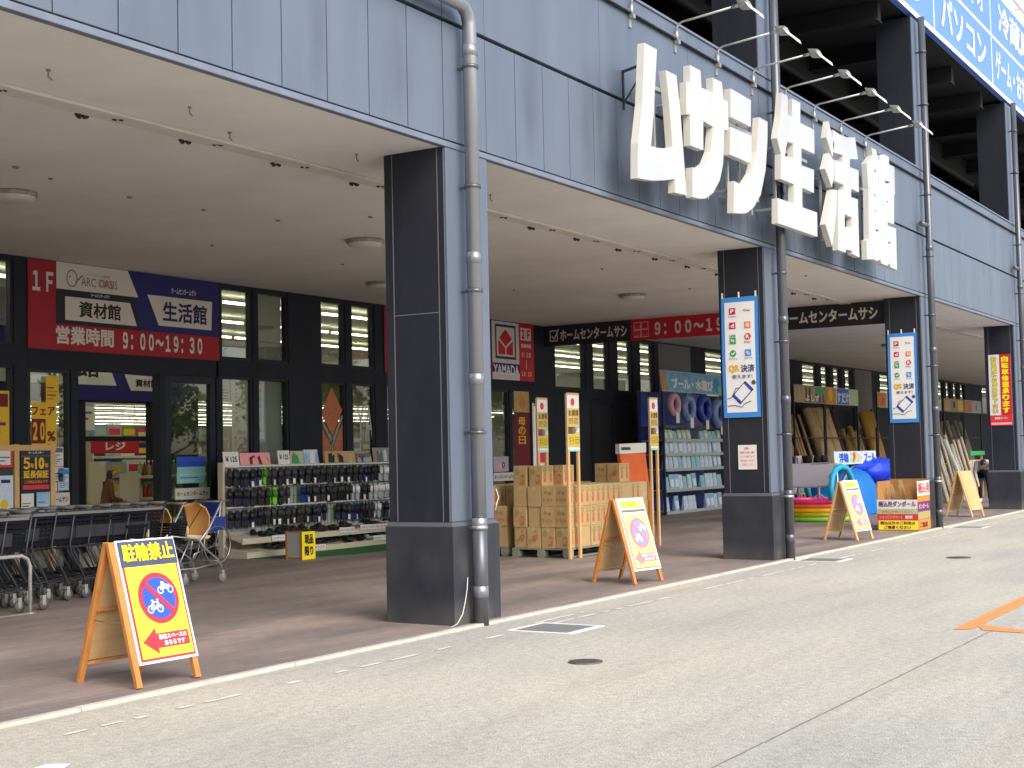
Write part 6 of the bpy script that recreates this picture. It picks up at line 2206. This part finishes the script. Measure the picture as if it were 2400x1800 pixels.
# blue corrugated sheets leaning the other way
for k in range(3):
    t = thing('plastic_sheet', 'pale blue plastic sheet leaning at the left end of the pole rack', 'sheet', (37.5 + k * .12, 14.1, zr), 'pale blue sheets leaning together', local=True)
    b = MB()
    vs, fs = [], []
    for i in range(17):
        o = .02 * math.sin(i * 1.6)
        vs += [(-.25 + i * .03, o, .05), (1.15 + i * .03, .5 + o, 2.75)]
    for i in range(16):
        fs.append((2 * i, 2 * i + 2, 2 * i + 3, 2 * i + 1))
    b.add(vs, fs, 0, True)
    q = b.build('sheet', 'sheet_blue', t)
    sd = q.modifiers.new('thickness', 'SOLIDIFY'); sd.thickness = .006
# small things on a low stand in front of the poles
t = thing('low_stand', 'low white stand crowded with small goods beyond the second pillar', 'stand', (36.3, 12.9, fz(12.9)))
b = MB()
for z in (.35, .80, 1.12):
    b.box(35.0, 37.5, 12.7, 13.2, z, z + .025)
for x in (35.0, 37.46):
    b.box(x, x + .04, 12.72, 12.76, fz(12.9), 1.3); b.box(x, x + .04, 13.14, 13.18, fz(12.9), 1.3)
b.build('shelves', 'pale_grey', t)
gp = []
for (m, l) in (('purple', 'dark purple pot on the low white stand'), ('white', 'white pot on the low white stand'), ('pack_teal', 'teal bottle on the low white stand'), ('maroon_sheet', 'maroon tub on the low white stand'), ('charcoal', 'black tub on the low white stand')):
    q = thing('small_pot', l, 'pot', (0, 0, -5), 'small goods on the low white stand', local=True)
    b = MB(); b.lathe([(0, 0), (.07, 0), (.10, .18), (.105, .20), (.09, .20), (.08, .16), (0, .15)], (0, 0, 0), 14); b.build('pot', m, q)
    gp.append(q)
seen = set()
for z in (.375, .825, 1.145):
    for k in range(10):
        i = rnd.randrange(5)
        loc = (35.2 + k * .235, 12.85 + rnd.uniform(-.03, .2), z)
        if i in seen:
            dup(gp[i], loc, 0)
        else:
            seen.add(i); gp[i].location = loc
# green-topped stall and crates near the fourth pillar
t = thing('produce_stand', 'small stand with a dark green top behind the stooping person', 'stand', (41.6, 10.0, fz(10)))
b = MB(); b.box(40.7, 42.4, 9.7, 10.3, 1.30, 1.34); b.box(40.7, 42.4, 9.69, 9.70, 1.24, 1.36); b.build('top', 'green', t)
b = MB()
for x in (40.75, 42.3):
    for y in (9.75, 10.25):
        b.box(x, x + .05, y, y + .05, fz(10), 1.30)
b.box(40.75, 42.35, 9.75, 10.3, .68, .72); b.build('legs', 'wood_light', t)
for k, m in enumerate(('stake_yellow', 'shade_grey', 'carton')):
    q = thing('stand_box', ['yellow box under the green topped stand', 'lilac box under the green topped stand', 'brown box under the green topped stand'][k], 'box', (40.85 + k * .5, 9.8, .72))
    b = MB(); b.box(40.85 + k * .5, 41.27 + k * .5, 9.80, 10.2, .722, 1.10); b.box(40.84 + k * .5, 41.28 + k * .5, 9.79, 10.21, 1.05, 1.11); b.build('box', m, q, bevel=.006)

# ================================================================== PERSON STOOPING BY THE FOURTH PILLAR
def skin_body(name, joints, edges, root, mats, paint, sub=2):
    """one continuous body grown round a skeleton, then coloured by where each face lies"""
    me = bpy.data.meshes.new(name)
    keys = list(joints)
    me.from_pydata([joints[k][0] for k in keys], [(keys.index(a), keys.index(c)) for a, c in edges], [])
    o = bpy.data.objects.new(name, me)
    C.objects.link(o)
    sk = o.modifiers.new('skin', 'SKIN')
    lay = me.skin_vertices[0].data if len(me.skin_vertices) else None
    if lay is None:
        bm = bmesh.new(); bm.from_mesh(me); bm.verts.layers.skin.verify(); bm.to_mesh(me); bm.free()
        lay = me.skin_vertices[0].data
    for i, k in enumerate(keys):
        r = joints[k][1]
        lay[i].radius = r if isinstance(r, tuple) else (r, r)
        lay[i].use_root = (k == root)
    ss = o.modifiers.new('smooth', 'SUBSURF'); ss.levels = sub; ss.render_levels = sub
    dg = bpy.context.evaluated_depsgraph_get()
    dg.update()
    m2 = bpy.data.meshes.new_from_object(o.evaluated_get(dg))
    bpy.data.objects.remove(o)
    o2 = bpy.data.objects.new(name, m2)
    C.objects.link(o2)
    m2.materials.clear()
    for m in mats:
        m2.materials.append(MATS[m])
    for p in m2.polygons:
        p.use_smooth = True
        p.material_index = paint(p.center)
    return o2
px_, py_, pz_ = 37.55, 8.62, fz(8.6)
J = {'pelvis': ((0, 0, .82), (.155, .14)), 'waist': ((-.13, 0, .93), (.145, .12)), 'chest': ((-.36, 0, 1.04), (.165, .13)), 'neck': ((-.53, 0, 1.08), .065), 'skull0': ((-.60, 0, 1.06), .085), 'skull1': ((-.70, 0, 1.02), (.095, .085)), 'face': ((-.76, 0, .97), .055),
     'sl': ((-.42, .17, 1.03), .075), 'el': ((-.50, .22, .78), .05), 'wl': ((-.62, .16, .56), .035), 'hl': ((-.66, .14, .49), .034), 'f1': ((-.69, .13, .42), .012),
     'sr': ((-.42, -.17, 1.03), .075), 'er': ((-.48, -.22, .78), .05), 'wr': ((-.60, -.17, .55), .035), 'hr': ((-.64, -.15, .48), .034), 'f2': ((-.67, -.14, .41), .012),
     'hipl': ((.02, .09, .76), .105), 'kl': ((-.14, .11, .46), .07), 'al': ((.02, .11, .09), .045), 'tl': ((-.14, .12, .045), .04),
     'hipr': ((.02, -.09, .76), .105), 'kr': ((-.05, -.11, .45), .07), 'ar': ((.14, -.11, .09), .045), 'tr': ((-.02, -.12, .045), .04)}
Ed = [('pelvis', 'waist'), ('waist', 'chest'), ('chest', 'neck'), ('neck', 'skull0'), ('skull0', 'skull1'), ('skull1', 'face'), ('chest', 'sl'), ('sl', 'el'), ('el', 'wl'), ('wl', 'hl'), ('hl', 'f1'), ('chest', 'sr'), ('sr', 'er'), ('er', 'wr'), ('wr', 'hr'), ('hr', 'f2'),
      ('pelvis', 'hipl'), ('hipl', 'kl'), ('kl', 'al'), ('al', 'tl'), ('pelvis', 'hipr'), ('hipr', 'kr'), ('kr', 'ar'), ('ar', 'tr')]
def paint_a(c):
    if c.z < .11:
        return 3
    if c.x < -.60 and c.z > .88 or c.x < -.56 and c.z > .98:
        return 4 if c.z > .985 else 0
    if c.z < .60 and c.x < -.50:
        return 0
    if c.z < .86 and c.x > -.3:
        return 2
    return 1
pm('striped_shirt', (0.55, 0.57, 0.60), .85, var=(26, (0.12, 0.13, 0.16), .9), stretch=(.3, 6, .3))
bd = skin_body('person', J, Ed, 'pelvis', ['skin', 'striped_shirt', 'trousers', 'white', 'hair'], paint_a)
bd.location = (px_, py_, pz_)
bd.rotation_euler = (0, 0, R(12))
tag(bd, 'person stooping in a striped grey shirt, dark trousers and white shoes beside the fourth pillar', 'person')

# ================================================================== INSIDE THE SHOP
pm('bottle_green', '#7fa05a', .3); pm('bottle_cream', '#d8cfae', .3); pm('bottle_red', '#a8352c', .35); pm('bottle_clear', '#b9c6c0', .2)
def shop_shelf(x0, x1, y, label, zt=1.5, z0=.08):
    t = thing('shop_shelf', label, 'shop shelf', (x0, y, z0), 'shelves inside the shop')
    b = MB()
    for z in [z0 + .12 + k * .36 for k in range(int((zt - .1) / .36) + 1)]:
        b.box(x0, x1, y - .22, y + .22, z, z + .03)
        b.box(x0, x1, y - .232, y - .22, z - .01, z + .04)
    b.build('shelf_board', 'shelf_cream', t)
    for x in (x0 - .03, x1):
        b = MB(); b.box(x, x + .03, y - .23, y + .23, z0, zt + .05); b.build('upright', 'shelf_cream', t)
    b = MB(); b.box(x0, x1, y + .20, y + .225, z0, zt + .05); b.build('back', 'shelf_cream', t)
    return t
def goods_row(x0, x1, y, z, mats, hmin, hmax, wmin, wmax, label, grp):
    """a row of separate packets along one shelf"""
    x = x0
    while x < x1 - wmin:
        w_, h = rnd.uniform(wmin, wmax), rnd.uniform(hmin, hmax)
        q = thing('packet', label, 'packet', (x, y, z), grp, local=True)
        b = MB(); b.box(0, w_ * .94, 0, .12, 0, h, 0); b.box(w_ * .1, w_ * .84, -.002, 0, h * .25, h * .7, 1)
        b.build('packet', [rnd.choice(mats), rnd.choice(['paper', 'gold', 'sign_red', 'sign_blue', 'pack_yellow'])], q)
        x += w_
# bottles on two shelves seen through the open doorway
sh = shop_shelf(16.50, 17.42, 17.5, 'cream shelf with two rows of bottles just inside the open doorway', 1.30)
bt = []
for (m, l) in (('bottle_cream', 'cream bottle on the shelf inside the doorway'), ('bottle_green', 'green bottle on the shelf inside the doorway'), ('bottle_red', 'red capped bottle on the shelf inside the doorway')):
    q = thing('bottle', l, 'bottle', (0, 0, -5), 'bottles on the shelf inside the doorway', local=True)
    b = MB(); b.lathe([(0, 0), (.034, 0), (.036, .02), (.036, .15), (.012, .20), (.012, .235)], (0, 0, 0), 12); b.build('bottle', m, q)
    b = MB(); b.lathe([(.014, .225), (.014, .25), (0, .25)], (0, 0, 0), 10); b.build('cap', 'bottle_red' if m == 'bottle_cream' else 'white', q)
    bt.append(q)
seen = set()
for z in (.59, .95, 1.31):
    for k in range(9):
        i = rnd.randrange(3)
        loc = (16.56 + k * .095, 17.34, z + .002)
        if z < .7:
            loc = (loc[0], loc[1], z + .001)
        if i in seen:
            dup(bt[i], loc, 0)
        else:
            seen.add(i); bt[i].location = loc
goods_row(16.5, 17.40, 17.30, .232, ['bottle_red', 'orange', 'gold', 'white'], .10, .2, .06, .12, 'small bright packet on the lowest shelf inside the doorway', 'packets inside the doorway')
sets = [(14.2, 16.3, 19.3, 1.25), (17.7, 20.6, 19.6, 1.5), (15.2, 18.0, 21.2, 1.9), (19.2, 23.0, 21.6, 1.9), (21.4, 25.5, 18.9, 1.6)]
for k, (x0, x1, y, zt) in enumerate(sets):
    shop_shelf(x0, x1, y, ['low shelf of packets behind the open doorway', 'shelf of packets right of the doorway, behind the tall poster', 'tall shelf behind the low one, straight through the doorway', 'tall shelf behind the windows left of the front pillar', 'shelf of packets behind the glass doors beyond the front pillar', 'tallest shelf at the back of the shop on the left', 'tallest shelf at the back of the shop on the right'][k], zt)
    for z in [.23 + j * .36 for j in range(int((zt - .1) / .36) + 1)]:
        goods_row(x0 + .03, x1 - .03, y - .20, z, ['bottle_cream', 'pack_blue', 'bottle_green', 'brown', 'paper', 'sign_red', 'pack_white', 'carton', 'pale_grey', 'navy_text'], 0.16, .30, .24, .5, 'coloured packet on a shop shelf behind the glass', 'packets on the shelves behind the glass')
t = thing('hanging_sign', 'red and white aisle sign hanging deep inside the doorway', 'sign', (19.0, 20.5, 1.72))
cv = Cv(t, (18.35, 20.5, 1.72), (1, 0, 0), (0, 0, 1)); cv.rect(0, 0, 1.2, .28, 'red', 1, 'board', .01); cv.text('レジ', .35, .06, .85, .22, 'paper', 2, bold=.03); cv.flush()
b = MB(); b.tube([(18.45, 20.51, 2.0), (18.45, 20.51, ZS)], .006, 5); b.tube([(19.45, 20.51, 2.0), (19.45, 20.51, ZS)], .006, 5); b.build('wire', 'steel', t)
t = thing('hanging_board', 'white price board hanging under the lights inside the doorway', 'sign', (17.9, 20.2, 2.1))
cv = Cv(t, (17.55, 20.2, 2.15), (1, 0, 0), (0, 0, 1)); cv.rect(0, 0, .62, .62, 'paper', 1, 'board', .01); lines(cv, .62, .62, ('grey_text',), 3, 'pale_grey'); cv.flush()
b = MB(); b.tube([(17.86, 20.21, 2.77), (17.86, 20.21, ZS)], .006, 5); b.build('wire', 'steel', t)
# shopper inside the doorway
J2 = {'pelvis': ((0, 0, .86), (.15, .12)), 'waist': ((.02, 0, 1.02), (.135, .11)), 'chest': ((-.02, 0, 1.22), (.165, .12)), 'neck': ((-.05, 0, 1.37), .058), 'head0': ((-.08, 0, 1.46), .085), 'head1': ((-.09, 0, 1.55), .09), 'nose': ((-.175, 0, 1.46), .03),
      'sl': ((-.03, .18, 1.29), .06), 'el': ((-.06, .24, 1.03), .045), 'wl': ((-.26, .20, .98), .032), 'hl': ((-.33, .18, .98), .034), 'sr': ((-.03, -.18, 1.29), .06), 'er': ((-.05, -.24, 1.03), .045), 'wr': ((-.25, -.20, .99), .032), 'hr': ((-.32, -.18, .99), .034),
      'hipl': ((0, .09, .80), .10), 'kl': ((-.02, .1, .46), .065), 'al': ((.02, .1, .08), .042), 'tl': ((-.13, .11, .035), .035), 'hipr': ((0, -.09, .80), .10), 'kr': ((.02, -.1, .46), .065), 'ar': ((.05, -.1, .08), .042), 'tr': ((-.1, -.11, .035), .035)}
E2 = [('pelvis', 'waist'), ('waist', 'chest'), ('chest', 'neck'), ('neck', 'head0'), ('head0', 'head1'), ('head0', 'nose'), ('chest', 'sl'), ('sl', 'el'), ('el', 'wl'), ('wl', 'hl'), ('chest', 'sr'), ('sr', 'er'), ('er', 'wr'), ('wr', 'hr'),
      ('pelvis', 'hipl'), ('hipl', 'kl'), ('kl', 'al'), ('al', 'tl'), ('pelvis', 'hipr'), ('hipr', 'kr'), ('kr', 'ar'), ('ar', 'tr')]
def paint_b(c):
    if c.z > 1.38:
        return 4 if (c.z > 1.52 or c.x > -.09) else 0
    if c.x < -.24:
        return 0
    if c.z < .09:
        return 3
    return 2 if c.z < .90 else 1
bd = skin_body('person', J2, E2, 'pelvis', ['skin', 'brown', 'trousers', 'charcoal', 'hair'], paint_b)
bd.location = (15.62, 17.1, .08); bd.rotation_euler = (0, 0, R(150)); bd.scale = (.87, .87, .87)
tag(bd, 'dark haired person seen through the open doorway among the shop shelves', 'person')

# ================================================================== SMALL THINGS ON THE FRONT PILLAR
t = thing('outlet_cover', 'small white outlet hood on the right side of the front pillar', 'outlet cover', (11.11, 7.2, .62))
b = MB(); b.hexa([(11.10, 7.02, .60), (11.20, 7.02, .60), (11.20, 7.12, .60), (11.10, 7.12, .60)], [(11.10, 7.04, .74), (11.13, 7.04, .74), (11.13, 7.10, .74), (11.10, 7.10, .74)]); b.build('hood', 'white', t, bevel=.01)
b = MB(); b.cyl((11.14, 7.07, .56), (11.14, 7.07, .60), .018, 10); b.build('plug', 'white', t)
b = MB()
b.tube([(10.50, 6.92, .43), (10.47, 6.91, .33), (10.42, 6.90, .22), (10.36, 6.89, .12), (10.29, 6.90, .045), (10.24, 6.93, .02)], .0032, 6)
tag(b.build('loose_cable', 'white'), 'thin white cable trailing down the base of the front pillar', 'cable')
b = MB()
b.tube([(11.11, 7.0, 1.0), (11.13, 6.99, 1.08), (11.16, 6.99, 1.12), (11.13, 7.0, 1.2)], .004, 6)
tag(b.build('loose_cable', 'white'), 'short curl of white cable beside the downpipe on the front pillar', 'cable')

# ================================================================== TREES ACROSS THE CAR PARK (mirrored in the shop glass)
def tree_mesh(seed):
    rg = random.Random(seed)
    tb = MB()
    tb.tube([(0, 0, 0), (.05, 0, 1.2), (-.05, .1, 2.6), (.1, 0, 4.4)], [.22, .18, .14, .05], 10)
    limbs = []
    for k in range(9):
        a = rg.uniform(0, 6.28)
        z = rg.uniform(1.8, 3.8)
        e = (math.cos(a) * rg.uniform(1.2, 2.4), math.sin(a) * rg.uniform(1.2, 2.4), z + rg.uniform(.8, 2.2))
        tb.tube([(0, 0, z), (e[0] * .5, e[1] * .5, z + .5), e], [.08, .05, .02], 6)
        limbs.append(e)
    lb = MB()
    cl_ = limbs + [(rg.uniform(-1.5, 1.5), rg.uniform(-1.5, 1.5), rg.uniform(3.6, 6.2)) for _ in range(16)]
    for c in cl_:
        R_ = rg.uniform(.6, 1.15)
        for _ in range(130):
            v = Vector((rg.gauss(0, 1), rg.gauss(0, 1), rg.gauss(0, .8)))
            v = v.normalized() * R_ * rg.uniform(.4, 1.05)
            p = Vector(c) + v
            s = rg.uniform(.10, .20)
            a = Vector((rg.uniform(-1, 1), rg.uniform(-1, 1), rg.uniform(-1, 1))).normalized()
            d = a.orthogonal().normalized()
            lb.add([p - a * s, p + d * s * .5, p + a * s, p - d * s * .5], [(0, 1, 2, 3)])
    return tb, lb
def tree(x, y, seed, label):
    t = thing('street_tree', label, 'tree', (x, y, 0), 'trees across the car park', local=True)
    tb, lb = tree_mesh(seed)
    tb.build('trunk', 'bark', t)
    lb.build('crown', 'leaf', t, recalc=False)
    return t
t1 = tree(45, -19, 3, 'bushy tree across the car park mirrored in the glass of the entrance')
t2 = tree(52, -22, 5, 'bushy tree across the car park mirrored in the windows by the front pillar')
for k, (x, y) in enumerate(((37, -21), (59, -20), (66, -23), (73, -19), (81, -22), (90, -20))):
    q = dup([t1, t2][k % 2], (x, y, 0), R(40 * k), label='one of a row of bushy trees across the car park, seen only as a reflection')
    q.scale = (1.1, 1.1, rnd.uniform(.9, 1.25))
